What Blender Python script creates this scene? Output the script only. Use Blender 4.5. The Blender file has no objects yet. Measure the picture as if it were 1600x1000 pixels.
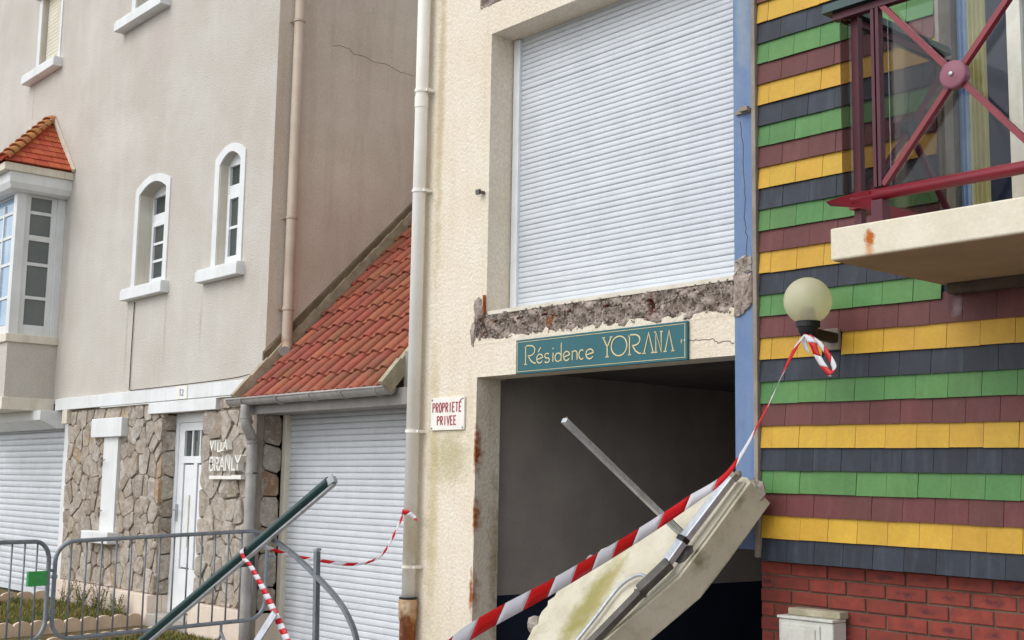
import bpy, math, random
from mathutils import Vector, Matrix
R = math.radians
random.seed(7)
sc = bpy.context.scene
COL = sc.collection

# ---------------------------------------------------------------- camera
CAM_YAW, CAM_PITCH, CAM_ROLL = R(40.613), R(7.518), R(0.980)
fw = Vector((-math.cos(CAM_YAW)*math.cos(CAM_PITCH), math.sin(CAM_YAW)*math.cos(CAM_PITCH), math.sin(CAM_PITCH)))
rt0 = Vector((math.sin(CAM_YAW), math.cos(CAM_YAW), 0)); up0 = rt0.cross(fw)
rt = rt0*math.cos(CAM_ROLL) + up0*math.sin(CAM_ROLL)
up = up0*math.cos(CAM_ROLL) - rt0*math.sin(CAM_ROLL)
cd = bpy.data.cameras.new('camera'); cam = bpy.data.objects.new('camera', cd); COL.objects.link(cam)
cam.matrix_world = Matrix(((rt.x, up.x, -fw.x, 0), (rt.y, up.y, -fw.y, -5.6), (rt.z, up.z, -fw.z, 1.65), (0, 0, 0, 1)))
cd.sensor_width = 36; cd.lens = 1972.13/1600*36; cd.clip_start = .05; cd.clip_end = 3000
sc.camera = cam

# ---------------------------------------------------------------- overcast sky, weak wide sun, exposure
SUN_DIR = Vector((-.16, -.68, .72)).normalized()      # towards the sun
w = bpy.data.worlds.new('World'); sc.world = w; w.use_nodes = True
nt = w.node_tree; bg = nt.nodes['Background']
sky = nt.nodes.new('ShaderNodeTexSky'); sky.sky_type = 'NISHITA'; sky.sun_disc = False
sky.sun_elevation = math.asin(SUN_DIR.z); sky.sun_rotation = math.atan2(SUN_DIR.x, SUN_DIR.y)
sky.air_density = 1.0; sky.dust_density = 1.5; sky.ozone_density = 1.0; sky.altitude = 0
hs = nt.nodes.new('ShaderNodeHueSaturation'); hs.inputs['Saturation'].default_value = .22
nt.links.new(sky.outputs[0], hs.inputs['Color']); nt.links.new(hs.outputs[0], bg.inputs['Color'])
bg.inputs['Strength'].default_value = .15
sl = bpy.data.lights.new('sun', 'SUN'); sl.energy = .55; sl.angle = R(45); sl.color = (1, .99, .97)
so = bpy.data.objects.new('sun', sl); COL.objects.link(so)
so.rotation_euler = (-SUN_DIR).to_track_quat('-Z', 'Y').to_euler()
vs = sc.view_settings; vs.view_transform = 'Standard'; vs.look = 'None'; vs.gamma = 1; vs.use_curve_mapping = False
vs.exposure = 0.70
sc.render.engine = 'CYCLES'
sc.cycles.max_bounces = 8; sc.cycles.transparent_max_bounces = 12

# ---------------------------------------------------------------- materials
def srgb(r, g, b):
    f = lambda c: (c/255/12.92) if c/255 <= .04045 else ((c/255+.055)/1.055)**2.4
    return (f(r), f(g), f(b), 1)
class NB:
    def __init__(s, name):
        s.m = bpy.data.materials.new(name); s.m.use_nodes = True; s.t = s.m.node_tree
        s.b = s.t.nodes['Principled BSDF']; s.pos = s.n('ShaderNodeNewGeometry').outputs['Position']
    def n(s, typ, **kw):
        x = s.t.nodes.new(typ)
        for k, v in kw.items(): setattr(x, k, v)
        return x
    def l(s, a, b): s.t.links.new(a, b)
    def noise(s, scale, detail=5, rough=.6, stretch=None, vec=None):
        x = s.n('ShaderNodeTexNoise'); x.inputs['Scale'].default_value = scale
        x.inputs['Detail'].default_value = detail; x.inputs['Roughness'].default_value = rough
        v = vec or s.pos
        if stretch:
            mp = s.n('ShaderNodeMapping'); mp.inputs['Scale'].default_value = stretch; s.l(v, mp.inputs[0]); v = mp.outputs[0]
        s.l(v, x.inputs['Vector']); return x.outputs['Fac']
    def ramp(s, fac, a, b):
        x = s.n('ShaderNodeMapRange'); x.clamp = True
        x.inputs['From Min'].default_value = a; x.inputs['From Max'].default_value = b
        s.l(fac, x.inputs['Value']); return x.outputs['Result']
    def math(s, op, a, b=None):
        x = s.n('ShaderNodeMath', operation=op)
        for i, v in enumerate((a, b)):
            if v is None: continue
            if isinstance(v, (int, float)): x.inputs[i].default_value = v
            else: s.l(v, x.inputs[i])
        return x.outputs[0]
    def mix(s, fac, a, b, mode='MIX'):
        x = s.n('ShaderNodeMixRGB', blend_type=mode)
        for i, v in ((0, fac), (1, a), (2, b)):
            if isinstance(v, (int, float)): x.inputs[i].default_value = v
            elif isinstance(v, tuple): x.inputs[i].default_value = v
            else: s.l(v, x.inputs[i])
        return x.outputs[0]
    def stain(s, col, c, r, color, strength=1., nscale=14, soft=(.15, .75), vec=None):
        v = s.n('ShaderNodeVectorMath', operation='SUBTRACT'); s.l(vec or s.pos, v.inputs[0]); v.inputs[1].default_value = c
        d = s.n('ShaderNodeVectorMath', operation='DIVIDE'); s.l(v.outputs[0], d.inputs[0]); d.inputs[1].default_value = r
        ln = s.n('ShaderNodeVectorMath', operation='LENGTH'); s.l(d.outputs[0], ln.inputs[0])
        k = s.math('SUBTRACT', 1.0, ln.outputs['Value'])
        nz = s.noise(nscale, 6, .65, vec=vec)
        k = s.math('ADD', k, s.math('MULTIPLY', s.math('SUBTRACT', nz, .5), 1.5))
        k = s.math('MULTIPLY', s.ramp(k, *soft), strength)
        return s.mix(k, col, color)
MATS = {}
def mat(name, base, rough=.75, col2=None, vscale=2., fine=0.0, fscale=60, streak=None, sscale=9, bump=0, bscale=80, bdist=.004,
        spec=.35, metal=0, rand=0, hue=0, stains=(), coat=0):
    nb = NB(name); b = nb.b
    c = nb.n('ShaderNodeRGB'); c.outputs[0].default_value = base; col = c.outputs[0]
    if col2: col = nb.mix(nb.ramp(nb.noise(vscale, 6, .6), .35, .68), col, col2)
    if streak: col = nb.mix(nb.math('MULTIPLY', nb.ramp(nb.noise(sscale, 5, .6, (1, 1, .09)), .5, .75), streak[1]), col, streak[0])
    if fine:
        f = nb.noise(fscale, 4, .7); x = nb.n('ShaderNodeMapRange'); x.inputs['From Min'].default_value = .3; x.inputs['From Max'].default_value = .7
        x.inputs['To Min'].default_value = 1-fine; x.inputs['To Max'].default_value = 1+fine; nb.l(f, x.inputs['Value'])
        h = nb.n('ShaderNodeHueSaturation'); nb.l(x.outputs[0], h.inputs['Value']); nb.l(col, h.inputs['Color']); col = h.outputs[0]
    if rand:
        oi = nb.n('ShaderNodeObjectInfo'); h = nb.n('ShaderNodeHueSaturation')
        x = nb.n('ShaderNodeMapRange'); x.inputs['To Min'].default_value = 1-rand; x.inputs['To Max'].default_value = 1+rand
        nb.l(oi.outputs['Random'], x.inputs['Value']); nb.l(x.outputs[0], h.inputs['Value'])
        if hue:
            fr = nb.math('FRACT', nb.math('MULTIPLY', oi.outputs['Random'], 17.3))
            y = nb.n('ShaderNodeMapRange'); y.inputs['To Min'].default_value = .5-hue; y.inputs['To Max'].default_value = .5+hue
            nb.l(fr, y.inputs['Value']); nb.l(y.outputs[0], h.inputs['Hue'])
        nb.l(col, h.inputs['Color']); col = h.outputs[0]
    for st in stains: col = nb.stain(col, *st)
    nb.l(col, b.inputs['Base Color'])
    b.inputs['Roughness'].default_value = rough; b.inputs['Metallic'].default_value = metal
    b.inputs['Specular IOR Level'].default_value = spec
    if bump:
        bp = nb.n('ShaderNodeBump'); bp.inputs['Strength'].default_value = bump; bp.inputs['Distance'].default_value = bdist
        nb.l(nb.noise(bscale, 5, .65), bp.inputs['Height']); nb.l(bp.outputs[0], b.inputs['Normal'])
    MATS[name] = nb.m; return nb.m
S = srgb
mat('villa_render', S(201, 196, 187), .9, S(189, 182, 172), 1.1, .14, 60, (S(214, 209, 203), .25), 5, 1, 48, .009, stains=(((-14.0, .5, 3.2), (.05, .3, .6), S(168, 156, 146), .5, 9), ((-12.15, .5, 3.3), (.05, .3, .5), S(170, 158, 148), .5, 9), ((-13.0, .5, 3.3), (.04, .3, .5), S(172, 160, 150), .5, 9), ((-17.6, .5, 6.8), (.05, .3, .6), S(170, 158, 148), .5, 9), ((-13.6, .5, 6.7), (.6, .3, .6), S(186, 174, 166), .45, 3), ((-14.5, .5, 5.8), (.9, .3, .5), S(210, 202, 194), .5, 2.5), ((-16.0, .5, 4.4), (.12, .4, 1.6), S(150, 138, 126), .3, 9),))
mat('villa_side', S(218, 209, 197), .9, S(202, 192, 179), 1.2, .12, 60, (S(172, 158, 141), .4), 6, .9, 50, .007)
mat('cream_render', S(230, 220, 203), .9, S(222, 209, 187), 1.6, .12, 46, (S(200, 187, 152), .3), 11, 1, 40, .011, stains=(
    ((-7.2, 0, 1.85), (.36, .3, .3), S(168, 158, 108), .6, 12),
    ((-7.38, 0, 1.6), (.1, .3, 1.6), S(182, 166, 112), .55, 9),
    ((-7.40, 0, 4.6), (.07, .3, 2.2), S(178, 160, 118), .6, 10),
    ((-6.905, 0, 1.9), (.02, .1, .25), S(150, 78, 30), 1, 20), ((-6.905, 0, 1.45), (.016, .1, .2), S(160, 88, 36), 1, 20),
    ((-6.915, 0, .92), (.035, .1, .22), S(158, 84, 34), 1, 18),
    ((-6.88, .2, 1.1), (.05, .1, 1.0), S(140, 118, 72), .7, 14), ((-6.88, .12, 2.2), (.03, .1, .35), S(176, 164, 128), .7, 14)))
mat('reveal', S(218, 213, 200), .9, S(206, 200, 184), 2.5, .04, 60, (S(170, 158, 118), .4), 9, .3, 60, .003)
mat('white_paint', S(226, 228, 228), .6, S(214, 216, 214), 3, .03, 80, (S(196, 194, 184), .35), 12, .15, 80, .002)
mat('white_plastic', S(233, 236, 238), .35, S(222, 225, 226), 5, .02, 60, spec=.5)
mat('old_white', S(224, 218, 203), .7, S(208, 200, 182), 5, .05, 60, (S(180, 170, 148), .4), 14, .3, 60, .003)
mat('slat_white', S(209, 213, 218), .42, S(198, 203, 208), 4, .04, 70, (S(184, 188, 192), .25), 14, spec=.5, rand=.02)
mat('slat_cream', S(226, 220, 200), .45, S(214, 207, 186), 4, .02, 90, spec=.5)
mat('mortar', S(160, 147, 129), .95, S(136, 123, 106), 6, .12, 40, bump=.8, bscale=50)
mat('plinth', S(226, 211, 196), .85, S(212, 195, 178), 3, .05, 60, (S(186, 170, 150), .4), 9, .25, 60, .003)
mat('glass_dark', S(58, 66, 66), .06, S(74, 82, 80), 1.3, spec=.6)
mat('glass_bay', S(96, 104, 104), .1, S(112, 118, 116), 1.3, spec=.5)
mat('glass_painted_sky', S(120, 150, 180), .05, S(165, 190, 210), 2.2, spec=.8)  # blue sky reflection painted into the pane colour
mat('zinc', S(176, 172, 168), .5, S(150, 146, 143), 5, .06, 30, (S(128, 122, 116), .5), 10, .1, 60, .002, metal=.25)
mat('grey_board', S(150, 146, 143), .7, S(132, 127, 123), 4, .06, 40, (S(112, 106, 100), .4), 12)
mat('villa_pipe', S(192, 177, 161), .6, S(178, 162, 146), 4, .04, 40, stains=(((-10.77, .65, 3.0), (.2, .2, .1), S(150, 98, 46), .6, 20), ((-10.77, .6, 3.35), (.08, .2, .4), S(150, 100, 50), .6, 20)))
mat('pipe_white', S(240, 238, 231), .45, S(232, 229, 219), 3, .03, 50, (S(214, 205, 178), .25), 12, stains=(((-7.52, -.1, 1.25), (.12, .2, .35), S(190, 168, 116), .45, 16),))
mat('pipe_iron', S(196, 178, 150), .85, S(170, 112, 56), 9, .15, 40, bump=.6, bscale=60, stains=(((-7.55, -.07, .42), (.25, .25, .36), S(132, 72, 30), 1, 14, (.05, .35)), ((-7.53, -.12, .6), (.05, .1, .25), S(88, 48, 26), .8, 22)))
mat('flash_mortar', S(122, 108, 88), .95, S(98, 86, 68), 6, .15, 40, bump=.8, bscale=45, bdist=.008)
mat('verge', S(180, 172, 150), .9, S(148, 140, 116), 7, .12, 40, bump=.5, bscale=50)
mat('terracotta', S(160, 88, 68), .85, S(136, 80, 64), 4, .14, 40, (S(118, 102, 76), .55), 4, .5, 70, .003, rand=.13, hue=.009)
mat('bay_tile', S(190, 96, 62), .8, S(168, 80, 52), 6, .12, 50, bump=.4, bscale=70, rand=.1, hue=.01)
mat('hip_tile', S(190, 110, 70), .85, S(150, 112, 68), 7, .16, 40, bump=.5, bscale=60, rand=.14, hue=.02)
mat('steel_galv', S(140, 146, 152), .5, S(118, 124, 130), 14, .1, 60, metal=.45)
mat('alu', S(192, 196, 202), .4, S(170, 174, 180), 12, .08, 60, (S(110, 110, 112), .4), 30, metal=.55)
mat('alu_dark', S(98, 93, 88), .5, S(72, 68, 64), 10, .12, 50, metal=.3)
mat('green_paint', S(16, 54, 52), .36, S(12, 44, 43), 5, .06, 50, spec=.5)
mat('blue_paint', S(94, 119, 160), .7, S(110, 132, 164), 3, .05, 50, (S(138, 150, 164), .4), 9, .2, 70, .002, stains=(((-4.5, 0, 4.4), (.08, .3, .5), S(150, 160, 160), .5, 12),))
mat('grey_trim', S(150, 140, 128), .7, S(128, 118, 106), 6, .08, 50, (S(104, 96, 88), .4), 14)
mat('concrete_scar', S(188, 175, 165), .97, S(136, 119, 108), 13, .3, 70, bump=1, bscale=75, bdist=.012, stains=(
    ((-6.15, 0, 2.75), (.05, .3, .13), S(150, 92, 40), .9, 20), ((-5.24, 0, 2.76), (.05, .3, .12), S(120, 52, 40), .8, 20), ((-6.85, 0, 2.75), (.06, .3, .2), S(100, 66, 50), .8, 20)))
mat('fresh_concrete', S(178, 168, 158), .95, S(130, 120, 110), 16, .2, 70, bump=.9, bscale=80, bdist=.008)
mat('rust_dark', S(104, 62, 40), .95, S(80, 52, 40), 30, .2, 80)
mat('rust', S(150, 82, 34), .9, S(110, 54, 24), 30, .2, 80)
mat('garage_wall', S(176, 166, 158), .95, S(158, 148, 140), 2, .06, 50, bump=.4, bscale=50)
mat('garage_wall_shaded', S(104, 98, 94), .95, S(88, 82, 78), 2, .06, 50)  # darker copy of garage_wall, shade of the deep interior put into the colour
mat('garage_dado', S(36, 44, 64), .6, S(28, 35, 52), 2, .05, 50)
mat('teal_sign', S(16, 92, 100), .42, S(14, 84, 92), 3, .03, 60, spec=.5)
mat('gold', S(222, 206, 160), .5, S(206, 186, 134), 20)
mat('sign_white', S(236, 234, 228), .4, S(226, 222, 212), 8, .02, 60)
mat('sign_red', S(172, 52, 70), .55, S(160, 70, 84), 30)
mat('blue_ink', S(120, 140, 172), .6)
mat('shingle_navy', S(33, 38, 47), .55, S(44, 50, 60), 4, .12, 50, (S(76, 84, 98), .4), 16, .5, 100, .002, rand=.16)
mat('shingle_yellow', S(199, 158, 50), .52, S(186, 145, 44), 4, .07, 50, (S(176, 134, 62), .3), 14, .5, 100, .002, rand=.06, hue=.004)
mat('shingle_maroon', S(101, 53, 50), .55, S(89, 46, 44), 4, .1, 50, (S(116, 74, 74), .35), 14, .5, 100, .002, rand=.1, hue=.006, stains=(((-3.2, 0, 2.56), (.045, .1, .08), S(150, 128, 138), .6, 20),))
mat('shingle_green', S(83, 130, 71), .54, S(74, 119, 64), 4, .08, 50, (S(98, 146, 94), .35), 14, .5, 100, .002, rand=.08, hue=.008)
mat('brick_mortar', S(112, 94, 80), .95, S(88, 70, 58), 8, .12, 50, bump=.6, bscale=70)
mat('slab_cream', S(222, 214, 194), .88, S(208, 199, 177), 3, .06, 60, bump=.45, bscale=50, bdist=.004, stains=(((-3.07, -.95, 2.74), (.035, .08, .05), S(176, 96, 30), 1, 26, (.1, .45)), ((-3.07, -.95, 2.69), (.03, .08, .05), S(196, 130, 66), .7, 22)))
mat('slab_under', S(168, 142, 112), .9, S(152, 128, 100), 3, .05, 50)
mat('rail_red', S(130, 26, 42), .4, S(114, 22, 36), 6, .06, 50, spec=.5)
mat('rail_purple', S(84, 34, 45), .45, S(72, 28, 38), 6, .06, 50)
mat('hub_pink', S(136, 84, 100), .45, S(138, 84, 100), 20, .05, 50)
mat('black_plastic', S(26, 26, 28), .45, S(34, 34, 34), 8)
mat('meter_box', S(206, 206, 198), .5, S(190, 190, 180), 6, .05, 50, (S(150, 148, 136), .3), 16)
mat('asphalt', S(112, 110, 107), .95, S(98, 96, 94), 3, .15, 90, bump=.7, bscale=120)
mat('paving', S(172, 166, 158), .9, S(156, 150, 142), 2, .1, 60, bump=.4, bscale=80)
mat('soil', S(98, 84, 58), 1, S(116, 104, 62), 5, .15, 50, bump=.8, bscale=60, bdist=.02)
mat('kerb_stone', S(166, 162, 154), .9, S(146, 142, 134), 3, .1, 60)
mat('edging', S(222, 200, 176), .85, S(204, 180, 154), 6, .06, 50, bump=.3, bscale=60)
mat('grass', S(118, 110, 56), .9, S(150, 130, 74), 4)
mat('leaf', S(58, 92, 40), .7, S(80, 112, 50), 5)
mat('petal', S(214, 178, 190), .7)
mat('dark_wood', S(92, 78, 66), .85, S(70, 58, 50), 8, .12, 50)
mat('tag_green', S(70, 168, 88), .55, S(60, 150, 78), 30)
mat('curtain', S(196, 182, 120), .9, S(176, 164, 108), 6)
mat('curtain_reflect_blue', S(150, 172, 204), .9, S(128, 150, 186), 8)  # blue-grey reflection in the glass, painted onto the left curtain folds
mat('room_dark', S(52, 58, 76), .9)
def special(name, fn):
    nb = NB(name); fn(nb); MATS[name] = nb.m
def f_stone(nb):
    oi = nb.n('ShaderNodeObjectInfo'); cr = nb.n('ShaderNodeValToRGB'); e = cr.color_ramp.elements
    cols = [(0, S(166, 156, 144)), (.2, S(186, 175, 161)), (.4, S(172, 161, 148)), (.55, S(200, 192, 181)), (.7, S(150, 138, 124)), (.84, S(188, 182, 174)), (.95, S(182, 164, 138)), (.985, S(170, 140, 108)), (1, S(150, 106, 80))]
    e[0].position, e[0].color = cols[0]; e[1].position, e[1].color = cols[-1]
    for p, c in cols[1:-1]: x = e.new(p); x.color = c
    nb.l(oi.outputs['Random'], cr.inputs[0])
    col = nb.mix(nb.ramp(nb.noise(9, 7, .65), .42, .7), cr.outputs[0], S(148, 133, 116))
    col = nb.mix(nb.math('MULTIPLY', nb.ramp(nb.noise(16, 6, .7), .5, .68), .65), col, S(214, 208, 200))
    col = nb.mix(nb.math('MULTIPLY', nb.ramp(nb.noise(45, 4, .7), .55, .72), .7), col, S(98, 86, 74))
    nb.l(col, nb.b.inputs['Base Color']); nb.b.inputs['Roughness'].default_value = .95; nb.b.inputs['Specular IOR Level'].default_value = .2
    bp = nb.n('ShaderNodeBump'); bp.inputs['Strength'].default_value = 1; bp.inputs['Distance'].default_value = .02
    nb.l(nb.noise(28, 8, .7), bp.inputs['Height']); nb.l(bp.outputs[0], nb.b.inputs['Normal'])
special('stone', f_stone)
def f_tape(c):
    def f(nb):
        out = nb.t.nodes['Material Output']; nb.b.inputs['Base Color'].default_value = c; nb.b.inputs['Roughness'].default_value = .28
        tl = nb.n('ShaderNodeBsdfTranslucent'); tl.inputs[0].default_value = c
        m1 = nb.n('ShaderNodeMixShader'); m1.inputs[0].default_value = .4; nb.l(nb.b.outputs[0], m1.inputs[1]); nb.l(tl.outputs[0], m1.inputs[2]); nb.l(m1.outputs[0], out.inputs[0])
    return f
special('tape_red', f_tape(S(222, 34, 42))); special('tape_white', f_tape(S(238, 237, 242)))
def f_brick(nb):
    tc = nb.n('ShaderNodeTexCoord'); oi = nb.n('ShaderNodeObjectInfo')
    h = nb.n('ShaderNodeHueSaturation'); h.inputs['Color'].default_value = S(136, 58, 46)
    x = nb.n('ShaderNodeMapRange'); x.inputs['To Min'].default_value = .8; x.inputs['To Max'].default_value = 1.1; nb.l(oi.outputs['Random'], x.inputs['Value']); nb.l(x.outputs[0], h.inputs['Value'])
    col = nb.mix(nb.ramp(nb.noise(14, 5, .6), .4, .7), h.outputs[0], S(112, 48, 40))
    v = nb.n('ShaderNodeVectorMath', operation='DIVIDE'); nb.l(tc.outputs['Object'], v.inputs[0]); v.inputs[1].default_value = (.085, 1, .03)
    ln = nb.n('ShaderNodeVectorMath', operation='LENGTH'); nb.l(v.outputs[0], ln.inputs[0])
    k = nb.math('ADD', nb.math('SUBTRACT', .75, ln.outputs['Value']), nb.math('MULTIPLY', nb.math('SUBTRACT', nb.noise(34, 6, .7), .5), 2.4))
    fr = nb.math('FRACT', nb.math('MULTIPLY', oi.outputs['Random'], 23.7))
    k = nb.math('MULTIPLY', nb.ramp(k, .1, .8), nb.math('MULTIPLY', fr, 1.0))
    nb.l(nb.mix(k, col, S(66, 34, 40)), nb.b.inputs['Base Color']); nb.b.inputs['Roughness'].default_value = .85
    bp = nb.n('ShaderNodeBump'); bp.inputs['Strength'].default_value = .5; bp.inputs['Distance'].default_value = .003
    nb.l(nb.noise(90, 5, .7), bp.inputs['Height']); nb.l(bp.outputs[0], nb.b.inputs['Normal'])
special('brick', f_brick)
def f_fallen(nb):      # walking surface and edges of the fallen slab: cream paint, moss, dirt along the arrises
    col = nb.mix(nb.ramp(nb.noise(3.5, 6, .6), .4, .7), S(206, 200, 181), S(186, 178, 157))
    v = Vector((-.018, -.831, .556)); e1 = Vector((-1, .021, 0)); e2 = Vector((.012, .556, .831)); p0 = Vector((-4.292, -.22, 1.69))
    cx = nb.n('ShaderNodeCombineXYZ')
    sub = nb.n('ShaderNodeVectorMath', operation='SUBTRACT'); nb.l(nb.pos, sub.inputs[0]); sub.inputs[1].default_value = p0
    for i, a in enumerate((e1, e2, v)):
        d = nb.n('ShaderNodeVectorMath', operation='DOT_PRODUCT'); nb.l(sub.outputs[0], d.inputs[0]); d.inputs[1].default_value = a
        nb.l(d.outputs['Value'], cx.inputs[i])
    L = cx.outputs[0]
    rot = nb.n('ShaderNodeMapping'); rot.vector_type = 'POINT'; rot.inputs['Location'].default_value = (-.78, .84, 0); nb.l(L, rot.inputs[0])
    r2 = nb.n('ShaderNodeMapping'); r2.inputs['Rotation'].default_value = (0, 0, R(-12)); nb.l(rot.outputs[0], r2.inputs[0])
    col = nb.stain(col, (0, 0, 0), (.13, .5, .03), S(138, 132, 62), .85, 8, (.05, .7), vec=r2.outputs[0])
    col = nb.stain(col, (-.04, .2, 0), (.04, .26, .03), S(160, 146, 92), .6, 14, (.1, .7), vec=r2.outputs[0])
    # dirt on the edge face: along its lower arris and around the kink
    col = nb.stain(col, (.22, -.62, -.2), (.5, 1.5, .035), S(112, 104, 64), .6, 16, (.4, 1.1), vec=L)
    col = nb.stain(col, (.17, -.46, -.03), (.06, .12, .1), S(118, 108, 80), .75, 24, (.2, .9), vec=L)
    col = nb.stain(col, (.04, -.12, -.02), (.05, .16, .05), S(130, 120, 92), .7, 26, (.3, .95), vec=L)
    col = nb.mix(nb.math('MULTIPLY', nb.ramp(nb.noise(38, 6, .75), .58, .74), .5), col, S(140, 132, 112))
    col = nb.mix(nb.math('MULTIPLY', nb.ramp(nb.noise(7, 7, .7), .55, .72), .55), col, S(172, 162, 134))
    nb.l(col, nb.b.inputs['Base Color']); nb.b.inputs['Roughness'].default_value = .9; nb.b.inputs['Specular IOR Level'].default_value = .25
    bp = nb.n('ShaderNodeBump'); bp.inputs['Strength'].default_value = .6; bp.inputs['Distance'].default_value = .009
    nb.l(nb.noise(42, 8, .75), bp.inputs['Height']); nb.l(bp.outputs[0], nb.b.inputs['Normal'])
special('fallen_concrete', f_fallen)
def f_glass(tint, alpha, rough=.03, k=.55):
    def f(nb):
        out = nb.t.nodes['Material Output']
        tr = nb.n('ShaderNodeBsdfTransparent'); tr.inputs[0].default_value = tint
        gl = nb.n('ShaderNodeBsdfGlossy'); gl.inputs['Roughness'].default_value = rough
        fr = nb.n('ShaderNodeFresnel'); fr.inputs[0].default_value = 1.5
        mx = nb.n('ShaderNodeMixShader'); nb.l(nb.math('ADD', nb.math('MULTIPLY', fr.outputs[0], k), alpha), mx.inputs[0]); nb.l(tr.outputs[0], mx.inputs[1]); nb.l(gl.outputs[0], mx.inputs[2])
        nb.l(mx.outputs[0], out.inputs[0])
    return f
special('smoked_glass', f_glass((.60, .57, .55, 1), .0, .03, .35))
special('clear_glass', f_glass((.93, .95, .96, 1), .0, .03, .3))
def f_globe(nb):
    out = nb.t.nodes['Material Output']
    nb.b.inputs['Base Color'].default_value = S(246, 244, 222); nb.b.inputs['Roughness'].default_value = .25
    tl = nb.n('ShaderNodeBsdfTranslucent'); tl.inputs[0].default_value = S(250, 248, 220)
    m1 = nb.n('ShaderNodeMixShader'); m1.inputs[0].default_value = .45; nb.l(nb.b.outputs[0], m1.inputs[1]); nb.l(tl.outputs[0], m1.inputs[2])
    tr = nb.n('ShaderNodeBsdfTransparent'); tr.inputs[0].default_value = S(244, 240, 206)
    m2 = nb.n('ShaderNodeMixShader'); m2.inputs[0].default_value = .4; nb.l(m1.outputs[0], m2.inputs[1]); nb.l(tr.outputs[0], m2.inputs[2])
    nb.l(m2.outputs[0], out.inputs[0])
special('globe_acrylic', f_globe)

# ---------------------------------------------------------------- mesh helpers
class G:
    def __init__(s): s.v = []; s.f = []; s.mi = []
    def add(s, vs, fs, m=0):
        o = len(s.v); s.v += [tuple(v) for v in vs]; s.f += [tuple(i+o for i in f) for f in fs]; s.mi += [m]*len(fs); return s
    def box(s, x0, x1, y0, y1, z0, z1, m=0):
        v = [(x0, y0, z0), (x1, y0, z0), (x1, y1, z0), (x0, y1, z0), (x0, y0, z1), (x1, y0, z1), (x1, y1, z1), (x0, y1, z1)]
        return s.add(v, [(0, 3, 2, 1), (4, 5, 6, 7), (0, 1, 5, 4), (1, 2, 6, 5), (2, 3, 7, 6), (3, 0, 4, 7)], m)
    def beam(s, a, b, wu, wv, upv=(0, 0, 1), m=0):
        a = Vector(a); b = Vector(b); d = (b-a).normalized(); u = d.cross(Vector(upv)).normalized(); v = u.cross(d)
        vs = []
        for p in (a, b):
            for i, j in ((-1, -1), (1, -1), (1, 1), (-1, 1)): vs.append(p+u*wu/2*i+v*wv/2*j)
        return s.add(vs, [(0, 1, 2, 3), (7, 6, 5, 4), (0, 4, 5, 1), (1, 5, 6, 2), (2, 6, 7, 3), (3, 7, 4, 0)], m)
    def tube(s, path, r, n=10, cap=True, m=0):
        path = [Vector(p) for p in path]; rs = r if isinstance(r, (list, tuple)) else [r]*len(path); o = len(s.v); ref = None
        for i, p in enumerate(path):
            d = (path[min(i+1, len(path)-1)]-path[max(i-1, 0)]).normalized()
            if ref is None: ref = d.orthogonal().normalized()
            u = (ref-d*ref.dot(d)).normalized(); ref = u; v = d.cross(u)
            for k in range(n): a = 2*math.pi*k/n; s.v.append(tuple(p+(u*math.cos(a)+v*math.sin(a))*rs[i]))
        for i in range(len(path)-1):
            for k in range(n): s.f.append((o+i*n+k, o+i*n+(k+1) % n, o+(i+1)*n+(k+1) % n, o+(i+1)*n+k)); s.mi.append(m)
        if cap:
            s.f.append(tuple(o+k for k in range(n))[::-1]); s.f.append(tuple(o+(len(path)-1)*n+k for k in range(n))); s.mi += [m, m]
        return s
    def prism(s, poly, fn, h0, h1, m=0):       # poly of (u,v); fn(u,v,h)->xyz
        n = len(poly); vs = [fn(u, v, h0) for u, v in poly]+[fn(u, v, h1) for u, v in poly]
        return s.add(vs, [tuple(range(n))[::-1], tuple(range(n, 2*n))]+[(i, (i+1) % n, n+(i+1) % n, n+i) for i in range(n)], m)
    def lathe(s, c, prof, n=24, m=0):           # prof (r,z)
        o = len(s.v)
        for r, z in prof:
            for k in range(n): a = 2*math.pi*k/n; s.v.append((c[0]+r*math.cos(a), c[1]+r*math.sin(a), c[2]+z))
        for i in range(len(prof)-1):
            for k in range(n): s.f.append((o+i*n+k, o+i*n+(k+1) % n, o+(i+1)*n+(k+1) % n, o+(i+1)*n+k)); s.mi.append(m)
        return s
    def mesh(s, name, mats, smooth=False):
        me = bpy.data.meshes.new(name); me.from_pydata(s.v, [], s.f); me.update()
        for x in (mats if isinstance(mats, (list, tuple)) else [mats]): me.materials.append(MATS[x])
        if any(s.mi): me.polygons.foreach_set('material_index', s.mi)
        import bmesh
        bm = bmesh.new(); bm.from_mesh(me); bmesh.ops.recalc_face_normals(bm, faces=bm.faces); bm.to_mesh(me); bm.free()
        if smooth: me.polygons.foreach_set('use_smooth', [True]*len(me.polygons))
        return me
def origin_of(p):
    v = Vector((0, 0, 0))
    while p: v = v+p.location; p = p.parent
    return v
def put(name, me, parent=None, loc=None, rot=None, bevel=0, kind=None, label=None):
    o = bpy.data.objects.new(name, me); COL.objects.link(o); o.parent = parent
    o.location = Vector(loc or (0, 0, 0))-(origin_of(parent) if parent else Vector((0, 0, 0)))
    if rot: o.rotation_euler = rot
    if bevel:
        b = o.modifiers.new('bevel', 'BEVEL'); b.width = bevel; b.segments = 2; b.limit_method = 'ANGLE'; b.angle_limit = R(40)
    if kind: o['kind'] = kind
    if label: o['label'] = label
    return o
def part(name, g, mats, parent, smooth=False, bevel=0, **k): return put(name, g.mesh(name, mats, smooth), parent, bevel=bevel, **k)
def thing(name, label, cat, loc, group=None):
    o = bpy.data.objects.new(name, None); COL.objects.link(o); o.location = loc; o.empty_display_size = .2
    o['label'] = label; o['category'] = cat
    if group: o['group'] = group
    return o
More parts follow.
